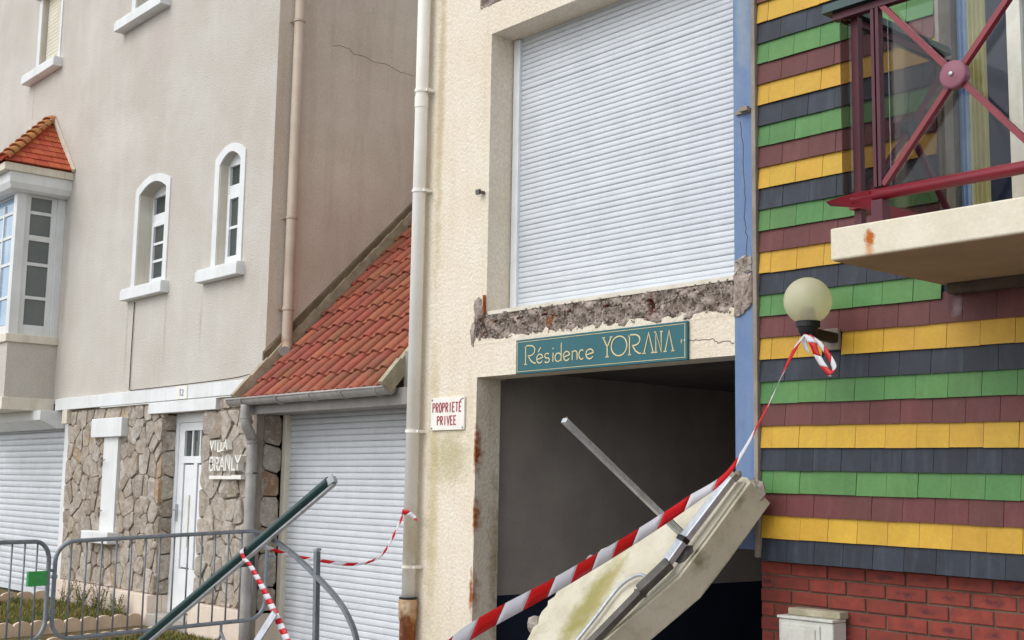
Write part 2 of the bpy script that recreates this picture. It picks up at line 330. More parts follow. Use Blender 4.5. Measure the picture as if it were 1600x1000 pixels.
def tag(o, label, cat, group=None):
    o['label'] = label; o['category'] = cat
    if group: o['group'] = group
    return o
def boxp(name, parent, m, *b, bevel=0, **k): return part(name, G().box(*b), m, parent, bevel=bevel, **k)
def wall_boxes(g, x0, x1, z0, z1, y0, y1, holes):
    xs = sorted({x0, x1, *[h[0] for h in holes], *[h[1] for h in holes]}); zs = sorted({z0, z1, *[h[2] for h in holes], *[h[3] for h in holes]})
    for zi in range(len(zs)-1):
        run = None
        for xi in range(len(xs)-1):
            cx = (xs[xi]+xs[xi+1])/2; cz = (zs[zi]+zs[zi+1])/2
            ok = x0 <= cx <= x1 and z0 <= cz <= z1 and not any(h[0] < cx < h[1] and h[2] < cz < h[3] for h in holes)
            if ok and run is None: run = xs[xi]
            if not ok and run is not None: g.box(run, xs[xi], y0, y1, zs[zi], zs[zi+1]); run = None
        if run is not None: g.box(run, xs[-1], y0, y1, zs[zi], zs[zi+1])
    return g
def clip(poly, a, b, c):                        # keep a*x+b*y<=c
    out = []
    for i in range(len(poly)):
        p, q = poly[i], poly[(i+1) % len(poly)]; dp = a*p[0]+b*p[1]-c; dq = a*q[0]+b*q[1]-c
        if dp <= 0: out.append(p)
        if (dp < 0 < dq) or (dq < 0 < dp): t = dp/(dp-dq); out.append((p[0]+(q[0]-p[0])*t, p[1]+(q[1]-p[1])*t))
    return out
def area(p): return sum(p[i][0]*p[(i+1) % len(p)][1]-p[(i+1) % len(p)][0]*p[i][1] for i in range(len(p)))/2 if len(p) > 2 else 0
def clip_convex(poly, region):
    s = 1 if area(region) > 0 else -1
    for i in range(len(region)):
        (x0, y0), (x1, y1) = region[i], region[(i+1) % len(region)]; a, b = (y1-y0)*s, -(x1-x0)*s
        poly = clip(poly, a, b, a*x0+b*y0)
        if len(poly) < 3: return []
    return poly
def arc(cx, cy, rx, ry, a0, a1, n=12): return [(cx+rx*math.cos(R(a0+(a1-a0)*i/n)), cy+ry*math.sin(R(a0+(a1-a0)*i/n))) for i in range(n+1)]
def smooth_path(pts, n=8):
    P = [Vector(p) for p in pts]; out = []
    for i in range(len(P)-1):
        a, b, c, d = P[max(i-1, 0)], P[i], P[i+1], P[min(i+2, len(P)-1)]
        for k in range(n):
            t = k/n; out.append(.5*((2*b)+(c-a)*t+(2*a-5*b+4*c-d)*t*t+(3*b-a-3*c+d)*t**3))
    return out+[P[-1]]

# ---- lettering: strokes in a unit box, swept to flat or raised letters
GL = {
 'P': [[(.1, 0), (.1, 1)], [(.1, .97)]+arc(.45, .74, .45, .23, 90, -90)+[(.1, .51)]],
 'R': [[(.1, 0), (.1, 1)], [(.1, .97)]+arc(.45, .74, .45, .23, 90, -90)+[(.1, .51)], [(.4, .5), (.92, 0)]],
 'O': [arc(.5, .5, .42, .5, 0, 360, 22)], 'I': [[(.5, 0), (.5, 1)]],
 'E': [[(.92, .02), (.12, .02), (.12, .98), (.9, .98)], [(.12, .52), (.75, .52)]],
 'T': [[(.5, 0), (.5, 1)], [(.02, .97), (.98, .97)]], 'V': [[(.02, 1), (.5, 0), (.98, 1)]],
 'L': [[(.15, 1), (.15, .05), (.95, .05)]], 'A': [[(.02, 0), (.5, 1), (.98, 0)], [(.2, .35), (.8, .35)]],
 'B': [[(.12, 0), (.12, 1)], [(.12, .96)]+arc(.42, .74, .4, .22, 90, -90)+[(.12, .52)], [(.12, .52)]+arc(.48, .28, .46, .25, 90, -90)+[(.12, .03)]],
 'N': [[(.1, 0), (.1, 1), (.9, 0), (.9, 1)]], 'Y': [[(.02, 1), (.5, .48), (.98, 1)], [(.5, .48), (.5, 0)]],
 # thin display capitals and lower case
 'dR': [[(.08, 0), (.08, 1)], [(-.02, .93), (.2, 1)]+arc(.45, .72, .55, .28, 75, -80)+[(.3, .45)], [(.34, .45), (.62, .16), (.95, .02), (1.1, .02)], [(-.04, .0), (.22, .0)]],
 'dY': [[(0, 1), (.5, .5), (.5, 0)], [(1.0, 1), (.5, .5)], [(-.1, 1), (.2, 1)], [(.82, 1), (1.1, 1)], [(.32, 0), (.7, 0)]],
 'dO': [arc(.5, .5, .5, .5, 0, 360, 28)],
 'dA': [[(.05, 0), (.5, 1), (.95, 0)], [(-.1, 0), (.22, 0)], [(.76, 0), (1.08, 0)]],
 'dN': [[(.12, 0), (.12, 1), (.85, 0), (.85, 1)], [(-.1, 1), (.16, 1)], [(-.06, 0), (.3, 0)], [(.68, 1), (1.05, 1)]],
 'e': [[(.08, .42), (.95, .62)]+arc(.5, .5, .46, .5, 20, 325, 18)], 's': [arc(.5, .74, .38, .26, 40, 270, 10)+arc(.5, .24, .42, .26, 90, -150, 12)],
 'i': [[(.5, 0), (.5, 1)], [(.4, 1.4), (.6, 1.55)]], 'd': [arc(.45, .45, .42, .46, 30, 330, 16), [(.88, 0), (.88, 2.0)]],
 'n': [[(.1, 0), (.1, 1)], [(.1, .7)]+arc(.48, .62, .38, .36, 150, 0, 8)+[(.86, 0)]], 'c': [arc(.5, .5, .44, .5, 50, 310, 16)],
 "'": [[(.3, 1.25), (.75, 1.75)]], '1': [[(.25, .75), (.5, 1), (.5, 0)]], '2': [arc(.5, .72, .4, .28, 160, -40, 10)+[(.1, .03), (.95, .03)]],
}
def strokes(g, lines, fn, w, h0, h1):
    for L in lines:
        n = len(L); off = []
        closed = (abs(L[0][0]-L[-1][0])+abs(L[0][1]-L[-1][1])) < 1e-4
        for i in range(n):
            p0 = L[i-1] if i else (L[-2] if closed else None); p1 = L[i]; p2 = L[i+1] if i < n-1 else (L[1] if closed else None)
            ds = []
            for a, b in ((p0, p1), (p1, p2)):
                if a and b:
                    d = Vector((b[0]-a[0], b[1]-a[1]))
                    if d.length > 1e-7: ds.append(d.normalized())
            t = sum(ds, Vector((0, 0))); t = t.normalized() if t.length > .2 else ds[0]
            k = 1/max(.5, abs(t.dot(ds[0]))); nn = Vector((-t.y, t.x))*w/2*k; off.append(((p1[0]+nn.x, p1[1]+nn.y), (p1[0]-nn.x, p1[1]-nn.y)))
        vs = []
        for a, b in off: vs += [fn(a[0], a[1], h1), fn(b[0], b[1], h1), fn(a[0], a[1], h0), fn(b[0], b[1], h0)]
        fs = [(0, 1, 3, 2), (4*n-4, 4*n-2, 4*n-1, 4*n-3)]
        for i in range(n-1):
            o = 4*i; fs += [(o, o+4, o+5, o+1), (o+2, o+3, o+7, o+6), (o, o+2, o+6, o+4), (o+1, o+5, o+7, o+3)]
        g.add(vs, fs)
def glyph(g, ch, x0, x1, z0, h, fn, w, h0, h1, tilt=0):
    L = [[(x0+(x1-x0)*p[0]+tilt*p[1]*h, z0+h*p[1]) for p in st] for st in GL[ch]]
    strokes(g, L, fn, w, h0, h1)
def face_y(y): return lambda u, v, h: (u, y-h, v)

# ================================================================ SETTING
def struct(name, g, m, **k):
    o = part(name, g, m, None, **k); o['kind'] = 'structure'; return o
struct('ground', G().add([(-400, -400, 0), (400, -400, 0), (400, 400, 0), (-400, 400, 0)], [(0, 1, 2, 3)]), 'asphalt')
struct('pavement', G().box(-40, 12, -1.75, .02, -.05, .1).box(-40, 12, .02, .9, -.05, .098), 'paving')
struct('kerb', G().box(-40, 12, -1.9, -1.752, -.05, .112), 'kerb_stone', bevel=.012)
struct('garden_soil', G().box(-13.0, -10.95, -1.3, .5, .1, .118).box(-18.5, -13.08, -1.3, .5, .1, .17), 'soil')

# ================================================================ VILLA (rendered house with rubble ground floor)
VY = .5
villa = thing('villa', 'beige rendered villa with rubble stone ground floor, bay window and arched windows', 'house', (-13.5, .5, 0))
WA = (-13.84, -13.13, 3.84, 5.06); WB = (-11.87, -11.42, 3.84, 5.06)
WU = (-17.46, -16.74, 7.34, 9.0); WV = (-14.26, -13.46, 7.26, 8.9)
g = wall_boxes(G(), -24, -10.772, 2.6, 10.5, VY, VY+.35, [WA, WB, WU, WV])
for (x0, x1, z0, z1) in (WA, WB):               # segmental arch heads
    xc = (x0+x1)/2; hw = (x1-x0)/2; sp = z1-.11
    A = [(xc+hw*(1-k/6), sp+.11*(1-(1-k/6)**2)) for k in range(13)]
    fy = lambda u, v, h: (u, VY+.002+h, v)
    g.prism([(x1, z1+.002)]+A[:7]+[(xc, z1+.002)], fy, 0, .34); g.prism([(xc, z1+.002)]+A[6:]+[(x0, z1+.002)], fy, 0, .34)
part('wall', g, 'villa_render', villa)
part('side_wall', G().box(-10.9, -10.77, VY+.001, 9, 2.3, 10.5), 'villa_side', villa)
part('string_course', G().box(-15.95, -10.9, .455, .51, 2.505, 2.652), 'white_paint', villa, bevel=.006)
part('cable', G().tube(smooth_path([(-13.81, .49, 3.69), (-13.812, .487, 3.2), (-13.812, .487, 2.75), (-13.76, .47, 2.672), (-13.5, .452, 2.66), (-12.2, .452, 2.662), (-11.3, .452, 2.672), (-10.95, .452, 2.69), (-10.85, .452, 2.66)], 4), .006, 6), 'dark_wood', villa)
# --- windows
def bars(name, parent, m, rects, y0, y1): 
    g = G()
    for r in rects: g.box(r[0], r[1], y0, y1, r[2], r[3])
    return part(name, g, m, parent)
def arched_window(w, nrow, rec):
    x0, x1, z0, z1 = w; xc = (x0+x1)/2; hw = (x1-x0)/2; sp = z1-.11; bw = .1
    g = G(); fy = face_y(VY); n = 12
    outer = [(xc+(hw+bw)*(1-k/6), sp+bw*.75+.12*(1-(1-k/6)**2)) for k in range(n+1)]
    inner = [(xc+hw*(1-k/6), sp+.11*(1-(1-k/6)**2)) for k in range(n+1)]
    outer = [(max(x0-bw, min(x1+bw, a)), b) for a, b in outer]
    O = [(x1+bw, z0)]+outer+[(x0-bw, z0)]; I = [(x1-.001, z0)]+inner+[(x0+.001, z0)]
    for k in range(len(O)-1): g.prism([O[k], O[k+1], I[k+1], I[k]], fy, -.002, .014)
    win = part('arched_window', g, 'white_paint', villa)
    part('reveal', G().box(x0+.001, x0+.009, VY+.0, VY+rec+.03, z0, sp+.02), 'reveal', win)
    ys = VY+rec; f = .045
    zt = z0+(z1-z0)*.70
    bars('frame', win, 'white_plastic', [(x0, x0+f, z0, z1), (x1-f, x1, z0, z1), (x0+f, x1-f, z0, z0+.07), (x0+f, x1-f, z1-.12, z1), (x0+f, x1-f, zt-.06, zt+.04)], ys, ys+.06)
    part('sash', G().box(x0+f, x0+f+.05, ys-.015, ys+.03, z0+.07, zt-.06).box(x1-f-.05, x1-f, ys-.015, ys+.03, z0+.07, zt-.06).box(x0+f+.05, x1-f-.05, ys-.015, ys+.03, z0+.07, z0+.13).box(x0+f+.05, x1-f-.05, ys-.015, ys+.03, zt-.11, zt-.06), 'white_plastic', win)
    a, b = x0+f+.05, x1-f-.05; zz = [z0+.13+(zt-.11-z0-.13)*k/nrow for k in range(nrow+1)]
    for k in range(nrow):
        boxp('pane', win, 'glass_dark', a, b, ys+.012, ys+.02, zz[k]+.008, zz[k+1]-.008)
        if k: boxp('glazing_bar', win, 'white_plastic', a, b, ys-.004, ys+.026, zz[k]-.014, zz[k]+.014)
    boxp('pane', win, 'glass_dark', x0+f, x1-f, ys+.03, ys+.038, zt+.04, z1-.12)
    s = G().box(x0-.19 if w is WA else x0-.27, x1+.17, VY-.1, VY+.17, z0-.125, z0-.012).box(x0-.18 if w is WA else x0-.26, x1+.16, VY-.09, VY+.16, z0-.012, z0+.012)
    part('sill', s, 'white_paint', win, bevel=.006)
arched_window(WA, 3, .16); arched_window(WB, 2, .09)
slat_cache = {}
def shutter(name, parent, m, x0, x1, z0, z1, y, pitch, bulge=.008, label=None):
    g = G().box(x0, x1, y-.014, y+.012, z0, z0+pitch*.9)
    sh = part(name, g, m, parent, bevel=.004, label=label)
    key = (round(x1-x0, 3), pitch, m)
    if key not in slat_cache:
        pr = [(0, .012), (-bulge*.2, .0), (-bulge*.85, pitch*.22), (-bulge, pitch*.5), (-bulge*.85, pitch*.78), (-bulge*.1, pitch*.955), (.006, pitch*.96), (.006, pitch*1.0)]
        pr = [(.012, 0), (-bulge*.15, .0), (-bulge*.85, pitch*.2), (-bulge, pitch*.5), (-bulge*.8, pitch*.8), (-bulge*.05, pitch*.93), (.012, pitch*.93)]
        L = (x1-x0)/2; gg = G(); vs = [(-L, a, b) for a, b in pr]+[(L, a, b) for a, b in pr]; n = len(pr)
        gg.add(vs, [(i, i+1, n+i+1, n+i) for i in range(n-1)]+[tuple(range(n)), tuple(range(2*n-1, n-1, -1)), (0, n, 2*n-1, n-1)])
        slat_cache[key] = gg.mesh('slat', m)
    z = z0+pitch*.95; k = 0
    while z < z1:
        put('slat', slat_cache[key], sh, ((x0+x1)/2, y+random.uniform(-.0012, .0012), z+random.uniform(-.0007, .0007)), (random.uniform(-.006, .006), random.uniform(-.0003, .0003), 0)); z += pitch; k += 1
    boxp('backing', sh, m, x0, x1, y+.014, y+.02, z0, z1+pitch)
    return sh
def upper_window(w, shut):
    x0, x1, z0, z1 = w
    win = bars('upper_window', villa, 'white_paint', [(x0-.11, x0, z0, z1+.1), (x1, x1+.06, z0, z1+.1)], VY-.014, VY+.004)
    part('reveal', G().box(x0+.001, x0+.009, VY, VY+.18, z0, z1), 'reveal', win)
    bars('frame', win, 'white_plastic', [(x0, x0+.06, z0, z1), (x1-.06, x1, z0, z1), (x0+.06, x1-.06, z0, z0+.06)], VY+.15, VY+.22)
    part('sill', G().box(x0-.34, x1+.16, VY-.13, VY+.16, z0-.14, z0-.03).box(x0-.33, x1+.15, VY-.12, VY+.15, z0-.03, z0-.005), 'white_paint', win, bevel=.006)
    if shut: 
        sh = bars('roller_shutter', win, 'slat_cream', [(x0+.06, x1-.06, z0+.06, z0+.1)], VY+.05, VY+.077)
        gg = G(); p = .055; L = (x1-x0-.12)/2
        gg.add([(-L, 0, 0), (-L, -.008, .027), (-L, 0, .05), (L, 0, 0), (L, -.008, .027), (L, 0, .05), (-L, .01, 0), (-L, .01, .05), (L, .01, 0), (L, .01, .05)], [(0, 1, 4, 3), (1, 2, 5, 4), (2, 7, 9, 5), (0, 3, 8, 6)])
        boxp('backing', win, 'slat_cream', x0+.06, x1-.06, VY+.078, VY+.09, z0+.06, z1)
        me = gg.mesh('slat', 'slat_cream')
        for k in range(28): put('slat', me, win, ((x0+x1)/2, VY+.065, z0+.1+k*p))
    else: boxp('pane', win, 'glass_dark', x0+.06, x1-.06, VY+.19, VY+.2, z0+.06, z1); boxp('glazing_bar', win, 'white_plastic', (x0+x1)/2-.03, (x0+x1)/2+.03, VY+.16, VY+.21, z0+.06, z1)
upper_window(WU, True); upper_window(WV, False)
boxp('shutter_box', villa, 'old_white', WU[0]-.16, WU[1]+.1, VY-.07, VY+.1, 8.42, 8.75, bevel=.01)

# --- rubble stone ground floor: mortar bed, each stone its own piece
DX0, DX1 = -12.93, -12.0
mort = part('stone_wall', wall_boxes(G(), -15.6, -10.79, .1, 2.5, .522, .9, [(DX0-.03, DX1+.02, -1, 2.38)]).box(-10.83, -10.79, .5, .9, .1, 2.45), 'mortar', villa)
def stones(parent, fn, u0, u1, v0, v1, sp, blocks=(), rnd=0, hmax=.03):
    rr = random.Random(rnd); seeds = []
    nv = max(1, round((v1-v0)/(sp*1.02))); 
    for j in range(nv):
        nu = max(1, round((u1-u0)/(sp*rr.uniform(.78, 1.1))))
        for i in range(nu): seeds.append((u0+(i+.5+.5*(j % 2)*.7+rr.uniform(-.46, .46))*(u1-u0)/nu, v0+(j+.5+rr.uniform(-.46, .46))*(v1-v0)/nv))
    for i, s in enumerate(seeds):
        cell = [(u0, v0), (u1, v0), (u1, v1), (u0, v1)]
        for j, t in enumerate(seeds):
            if i == j or abs(s[0]-t[0])+abs(s[1]-t[1]) > sp*4: continue
            a, b = t[0]-s[0], t[1]-s[1]; cell = clip(cell, a, b, (a*(s[0]+t[0])+b*(s[1]+t[1]))/2)
            if len(cell) < 3: break
        if len(cell) < 3 or abs(area(cell)) < .004: continue
        cx = sum(p[0] for p in cell)/len(cell); cy = sum(p[1] for p in cell)/len(cell)
        if any(b[0]+.05 < cx < b[1]-.05 and b[2]+.04 < cy < b[3]-.04 for b in blocks): continue
        P = []
        for k in range(len(cell)):              # corner cutting for rounded outlines
            p, q = cell[k], cell[(k+1) % len(cell)]
            if math.hypot(p[0]-q[0], p[1]-q[1]) < .02: continue
            P += [(p[0]*.86+q[0]*.14, p[1]*.86+q[1]*.14), (p[0]*.14+q[0]*.86, p[1]*.14+q[1]*.86)]
        if len(P) < 4: continue
        size = math.sqrt(abs(area(cell))); k0 = 1-.013/size; jit = lambda: rr.uniform(-.006, .006)
        pr = rr.uniform(.002, hmax); tx, ty = rr.uniform(-.06, .06), rr.uniform(-.06, .06)
        ring = lambda k, h, jj=1: [fn(cx+(p[0]-cx)*k+jit()*jj, cy+(p[1]-cy)*k+jit()*jj, h+(p[0]-cx)*tx+(p[1]-cy)*ty) for p in P]
        n = len(P); vs = ring(k0, -.04)+ring(k0, pr*.5)+ring(k0*.96, pr*.95)+ring(k0*.6, pr*1.0+rr.uniform(-.004, .007), 2.5)+[fn(cx, cy, pr*1.1+rr.uniform(-.004, .006))]
        fs = []
        for q in range(3): fs += [(q*n+a, q*n+(a+1) % n, (q+1)*n+(a+1) % n, (q+1)*n+a) for a in range(n)]
        fs += [(3*n+a, 3*n+(a+1) % n, 4*n) for a in range(n)]
        gg = G().add(vs, fs); part('stone', gg, 'stone', parent)
fy = lambda u, v, h: (u, .512-h, v)
SLIT = (-14.42, -14.0, 1.05, 2.15)
stones(mort, fy, -15.58, -12.92, .44, 2.49, .20, [(-14.7, -13.83, 2.14, 2.37), SLIT, (-14.65, -13.9, .92, 1.06)], 3)
stones(mort, fy, -12.0, -10.78, .44, 2.37, .215, [], 5, .036)
stones(mort, fy, -11.62, -10.78, 2.38, 2.49, .2, [], 6)
stones(mort, lambda u, v, h: (-12.94+h, u, v), .515, .68, .44, 2.37, .2, [], 8)
stones(mort, lambda u, v, h: (-10.785+h, u, v), .51, .72, .44, 2.3, .26, [], 9)
for (a, b) in ((-15.58, -12.935), (-11.99, -10.83)): boxp('plinth', villa, 'plinth', a, b, .43, .6, .1, .435, bevel=.008)
boxp('plinth', villa, 'plinth', -12.95, -12.925, .602, .72, .1, .43); boxp('plinth', villa, 'plinth', -10.83, -10.745, .5, .74, .1, .42)
boxp('door_lintel', villa, 'white_paint', -13.23, -11.66, .462, .54, 2.376, 2.492, bevel=.005)
boxp('block', villa, 'old_white', -15.66, -15.5, .44, .53, 2.33, 2.5, bevel=.006)
sw = boxp('blocked_window', villa, 'white_paint', -14.41, -14.015, .478, .54, 1.05, 2.15, label='narrow blocked-up window painted white')
boxp('lintel', sw, 'white_paint', -14.69, -13.83, .425, .54, 2.142, 2.362, bevel=.008)
boxp('sill', sw, 'white_paint', -14.65, -13.9, .36, .54, .925, 1.06, bevel=.012)
for z in (1.86, 1.28): part('shutter_hook', G().tube([(-14.5, .5, z), (-14.42, .44, z), (-14.3, .42, z), (-14.22, .42, z+.02)], .006, 6).box(-14.52, -14.43, .46, .5, z-.05, z+.05), 'grey_trim', sw)
# --- front door
door = bars('front_door', villa, 'white_plastic', [(DX0, DX0+.07, .25, 2.38), (DX1-.07, DX1, .25, 2.38), (DX0+.07, DX1-.07, 2.28, 2.38)], .66, .74)
DL, DR = DX0+.072, DX1-.072
part('door_leaf', wall_boxes(G(), DL, DR, .27, 2.278, .675, .72, [(-12.74, -12.2, 1.915, 2.19), (-12.74, -12.5, .72, 1.84), (-12.42, -12.2, .72, 1.84)]), 'white_plastic', door, bevel=.004)
boxp('pane', door, 'glass_dark', -12.74, -12.2, .705, .712, 1.915, 2.19)
for x in (-12.57, -12.39): boxp('glazing_bar', door, 'white_plastic', x-.012, x+.012, .685, .704, 1.915, 2.19)
for a, b in ((-12.735, -12.505), (-12.415, -12.205)): boxp('panel', door, 'white_plastic', a+.012, b-.012, .686, .715, .735, 1.825, bevel=.008)
part('door_handle', G().box(-12.84, -12.81, .655, .675, 1.22, 1.40).tube([(-12.825, .66, 1.34), (-12.825, .62, 1.34), (-12.73, .615, 1.34)], .009, 8), 'alu', door, smooth=False)
part('letter_flap', G().box(-12.58, -12.565, .67, .686, .95, 1.5), 'old_white', door)
boxp('threshold', villa, 'paving', DX0, DX1, .42, .8, .1, .25, bevel=.01)
boxp('recess_back', villa, 'mortar', DX0-.05, DX1+.05, .745, .78, .1, 2.5)
# --- raised letters and house number
lg = G(); fl = face_y(.462)
for ch, a, b, z, h in (('V', -11.665, -11.58, 1.965, .092), ('I', -11.585, -11.52, 1.96, .09), ('L', -11.51, -11.43, 1.945, .1), ('L', -11.44, -11.375, 1.955, .085), ('A', -11.385, -11.305, 1.965, .088)): glyph(lg, ch, a, b, z, h, fl, .0165, -.02, .04, .02)
for ch, a, b, z, h in (('B', -11.662, -11.565, 1.756, .138), ('R', -11.55, -11.465, 1.757, .132), ('A', -11.45, -11.34, 1.756, .13), ('N', -11.33, -11.225, 1.758, .14), ('L', -11.205, -11.12, 1.762, .12), ('Y', -11.14, -11.02, 1.765, .142)): glyph(lg, ch, a, b, z, h, fl, .0195, -.02, .04, .02)
lg.box(-11.675, -11.215, .435, .48, 1.674, 1.708).box(-11.21, -11.02, .432, .48, 1.676, 1.716)
letters = part('house_name', lg, 'sign_white', villa, label='raised white letters reading VILLA BRANLY over a bar')
npl = boxp('house_number', villa, 'sign_white', -12.53, -12.275, .444, .456, 2.508, 2.648, label='white tile with blue number 12')
ng = G(); glyph(ng, '1', -12.455, -12.40, 2.545, .066, face_y(.444), .016, -.001, .003); glyph(ng, '2', -12.40, -12.35, 2.545, .062, face_y(.444), .011, -.001, .003)
part('digits', ng, 'blue_ink', npl)
# --- garage shutter at the left, its box and jamb
boxp('garage_jamb', villa, 'white_paint', -15.84, -15.66, .56, .8, .1, 2.5)
sb = G(); sb.prism([(.24, 2.5), (.6, 2.5), (.6, 2.285), (.46, 2.285), (.24, 2.38)], lambda u, v, h: (-15.86-h, u, v), 0, 5)
part('shutter_box', villa and sb, 'white_paint', villa, bevel=.006)
shutter('roller_shutter', villa, 'slat_white', -20.5, -15.85, .16, 2.28, .66, .081, .013)
boxp('garage_back', villa, 'garage_wall', -20.6, -15.6, .82, .9, .1, 2.6)
# --- bay window (slab-sided oriel over the garage)
BX0, BX1, BYF = -18.1, -16.13, -.13
bay = part('bay_window', G().box(BX0, BX1, BYF, .5, 2.66, 3.352), 'villa_render', villa)
boxp('base_band', bay, 'old_white', BX0-.03, BX1+.03, BYF-.03, .5, 2.5, 2.658, bevel=.006)
boxp('sill', bay, 'old_white', BX0-.03, BX1+.035, BYF-.035, .5, 3.354, 3.46, bevel=.008)
part('core', G().box(BX0+.12, BX1-.12, BYF+.12, .5, 3.462, 5.28), 'room_dark', bay)
boxp('corner_post', bay, 'white_paint', BX1-.12, BX1, BYF, BYF+.12, 3.462, 5.28, bevel=.004); boxp('corner_post', bay, 'white_paint', BX0, BX0+.12, BYF, BYF+.12, 3.462, 5.28)
boxp('wall_post', bay, 'white_paint', BX1-.1, BX1-.004, .40, .5, 3.462, 5.28, bevel=.004)
# side sash: panes and bars on plane x = BX1
xa, xb = BX1-.075, BX1-.03; y0, y1 = BYF+.12, .40; z0, z1 = 3.462, 5.28
g = G()
for r in ((y0, y0+.07, z0, z1), (y1-.07, y1, z0, z1), (y0+.07, y1-.07, z0, z0+.13), (y0+.07, y1-.07, z1-.03, z1)): g.box(xa, xb, r[0], r[1], r[2], r[3])
part('sash', g, 'white_paint', bay, bevel=.005)
zz = [3.592, 3.945, 4.38, 4.735, 5.05, 5.25]
for k in range(5):
    boxp('pane', bay, 'glass_bay', xa+.012, xa+.02, y0+.07, y1-.07, zz[k], zz[k+1])
    if k: boxp('glazing_bar', bay, 'white_paint', xa+.002, xb-.006, y0+.07, y1-.07, zz[k]-(.05 if k == 3 else .02), zz[k]+.02)
xs = [BX0+.12, BX0+.56, (BX0+BX1)/2, BX1-.56, BX1-.12]
g = G()
for r in ((xs[0], xs[0]+.07), (xs[2]-.07, xs[2]+.07), (xs[4]-.07, xs[4])): g.box(r[0], r[1], BYF+.03, BYF+.075, z0, z1)
g.box(xs[0]+.07, xs[2]-.07, BYF+.03, BYF+.075, z0, z0+.12).box(xs[2]+.07, xs[4]-.07, BYF+.03, BYF+.075, z0, z0+.12).box(xs[0]+.07, xs[2]-.07, BYF+.03, BYF+.075, z1-.03, z1).box(xs[2]+.07, xs[4]-.07, BYF+.03, BYF+.075, z1-.03, z1)
part('sash', g, 'white_paint', bay, bevel=.005)
for k in range(5):
    for a, b in ((xs[0]+.07, xs[2]-.07), (xs[2]+.07, xs[4]-.07)):
        boxp('pane', bay, 'glass_painted_sky', a, b, BYF+.05, BYF+.058, zz[k], zz[k+1])
        if k: boxp('glazing_bar', bay, 'white_paint', a, b, BYF+.036, BYF+.049, zz[k]-.018, zz[k]+.018)
for a, b in ((xs[0]+.07, xs[2]-.07), (xs[2]+.07, xs[4]-.07)): boxp('glazing_bar', bay, 'white_paint', (a+b)/2-.016, (a+b)/2+.016, BYF+.030, BYF+.0505, z0+.12, z1-.1)
# shutter housing with rounded lower edge, fascia, hipped tile roof
pr = [(-.02, 5.275), (.08, 5.275), (.13, 5.30), (.165, 5.37), (.17, 5.5), (-.02, 5.5)]
g = G(); n = len(pr)
path = [(BX0, .5, -1, 0), (BX0, BYF, -1, -1), (BX1, BYF, 1, -1), (BX1, .5, 1, 0)]
vs = [(px+dx*o, py+dy*o, z) for px, py, dx, dy in path for o, z in pr]
g.add(vs, [(k*n+i, k*n+(i+1) % n, (k+1)*n+(i+1) % n, (k+1)*n+i) for k in range(3) for i in range(n)]+[tuple(range(n)), tuple(range(3*n, 4*n))])
part('shutter_housing', g, 'white_paint', bay)
EX0, EX1, EYF, EZ = -18.33, -15.9, -.4, 5.62
part('fascia', G().box(EX0+.02, EX1-.02, EYF+.02, .5, 5.502, 5.6), 'old_white', bay, bevel=.006)
AP = (-16.75, .5, 6.47); AP2 = (-17.48, .5, 6.47)
bg_ = G(); bg_.add([(EX0+.03, EYF+.03, 5.6), (EX1-.03, EYF+.03, 5.6), (EX1-.03, .5, 5.6), (EX0+.03, .5, 5.6), (AP[0], AP[1], AP[2]-.03), (AP2[0], AP2[1], AP2[2]-.03)], [(0, 1, 4, 5), (1, 2, 4), (3, 0, 5), (0, 3, 2, 1), (2, 3, 5, 4)])
roof = part('roof', bg_, 'bay_tile', bay)
def tile_face(parent, O, U, V, poly, tw, ex, th, m, name='tile'):
    U = Vector(U).normalized(); V = Vector(V).normalized(); N = U.cross(V).normalized(); O = Vector(O)
    if N.z < 0: N = -N
    us = [p[0] for p in poly]; v1 = max(p[1] for p in poly); r = 0; v = 0
    while v < v1-.01:
        u = min(us)-(.5*tw if r % 2 else 0)
        while u < max(us):
            c = clip_convex([(u+.003, v), (u+tw-.003, v), (u+tw-.003, v+ex*1.06), (u+.003, v+ex*1.06)], poly)
            if len(c) > 2 and abs(area(c)) > .0004:
                dz = random.uniform(-.002, .003)
                f = lambda a, b, h: tuple(O+U*a+V*b+N*(h+th*.9*(1-(b-v)/ex)+dz))
                part(name, G().prism(c, f, 0, th), m, parent)
            u += tw
        v += ex; r += 1
sv = (Vector(AP)-Vector((EX1, .5, EZ))); slen = sv.length
# right hip slope in its own plane: u along -Y from the wall, v up the slope
tile_face(bay, (EX1, .5, EZ-.015), (0, -1, 0), sv, [(0, 0), (.9, 0), (0, slen)], .17, slen/9.3, .014, 'bay_tile')
fv = Vector((0, .9, .85)); flen = fv.length
tile_face(bay, (EX0, EYF, EZ-.015), (1, 0, 0), fv, [(0, 0), (EX1-EX0, 0), (AP[0]-EX0, flen), (AP2[0]-EX0, flen)], .17, flen/9.3, .014, 'bay_tile')
a = Vector((EX1+.02, EYF-.02, EZ+.01)); b = Vector(AP)+Vector((0, -.02, .05))
for k in range(9):
    p = a.lerp(b, k/9); q = a.lerp(b, (k+1.15)/9); d = (q-p).normalized(); sd = d.cross(Vector((0, 0, 1))).normalized(); nn = sd.cross(d)
    g = G(); vs = []
    for P, rr_, lift in ((p, .085, .022), (q, .062, 0)):
        for t in range(7): an = math.pi*t/6; vs.append(P+sd*math.cos(an)*rr_+nn*(math.sin(an)*rr_*.8-.02+lift))
        for t in range(7): an = math.pi*(6-t)/6; vs.append(P+sd*math.cos(an)*(rr_-.012)+nn*(math.sin(an)*(rr_-.012)*.8-.025+lift))
    g.add(vs, [(i, (i+1) % 14, 14+(i+1) % 14, 14+i) for i in range(14)]+[(i, i+1, 12-i, 13-i) for i in range(6)]+[(14+i, 14+13-i, 14+12-i, 14+i+1) for i in range(6)])
    part('hip_tile', g, 'hip_tile', bay)
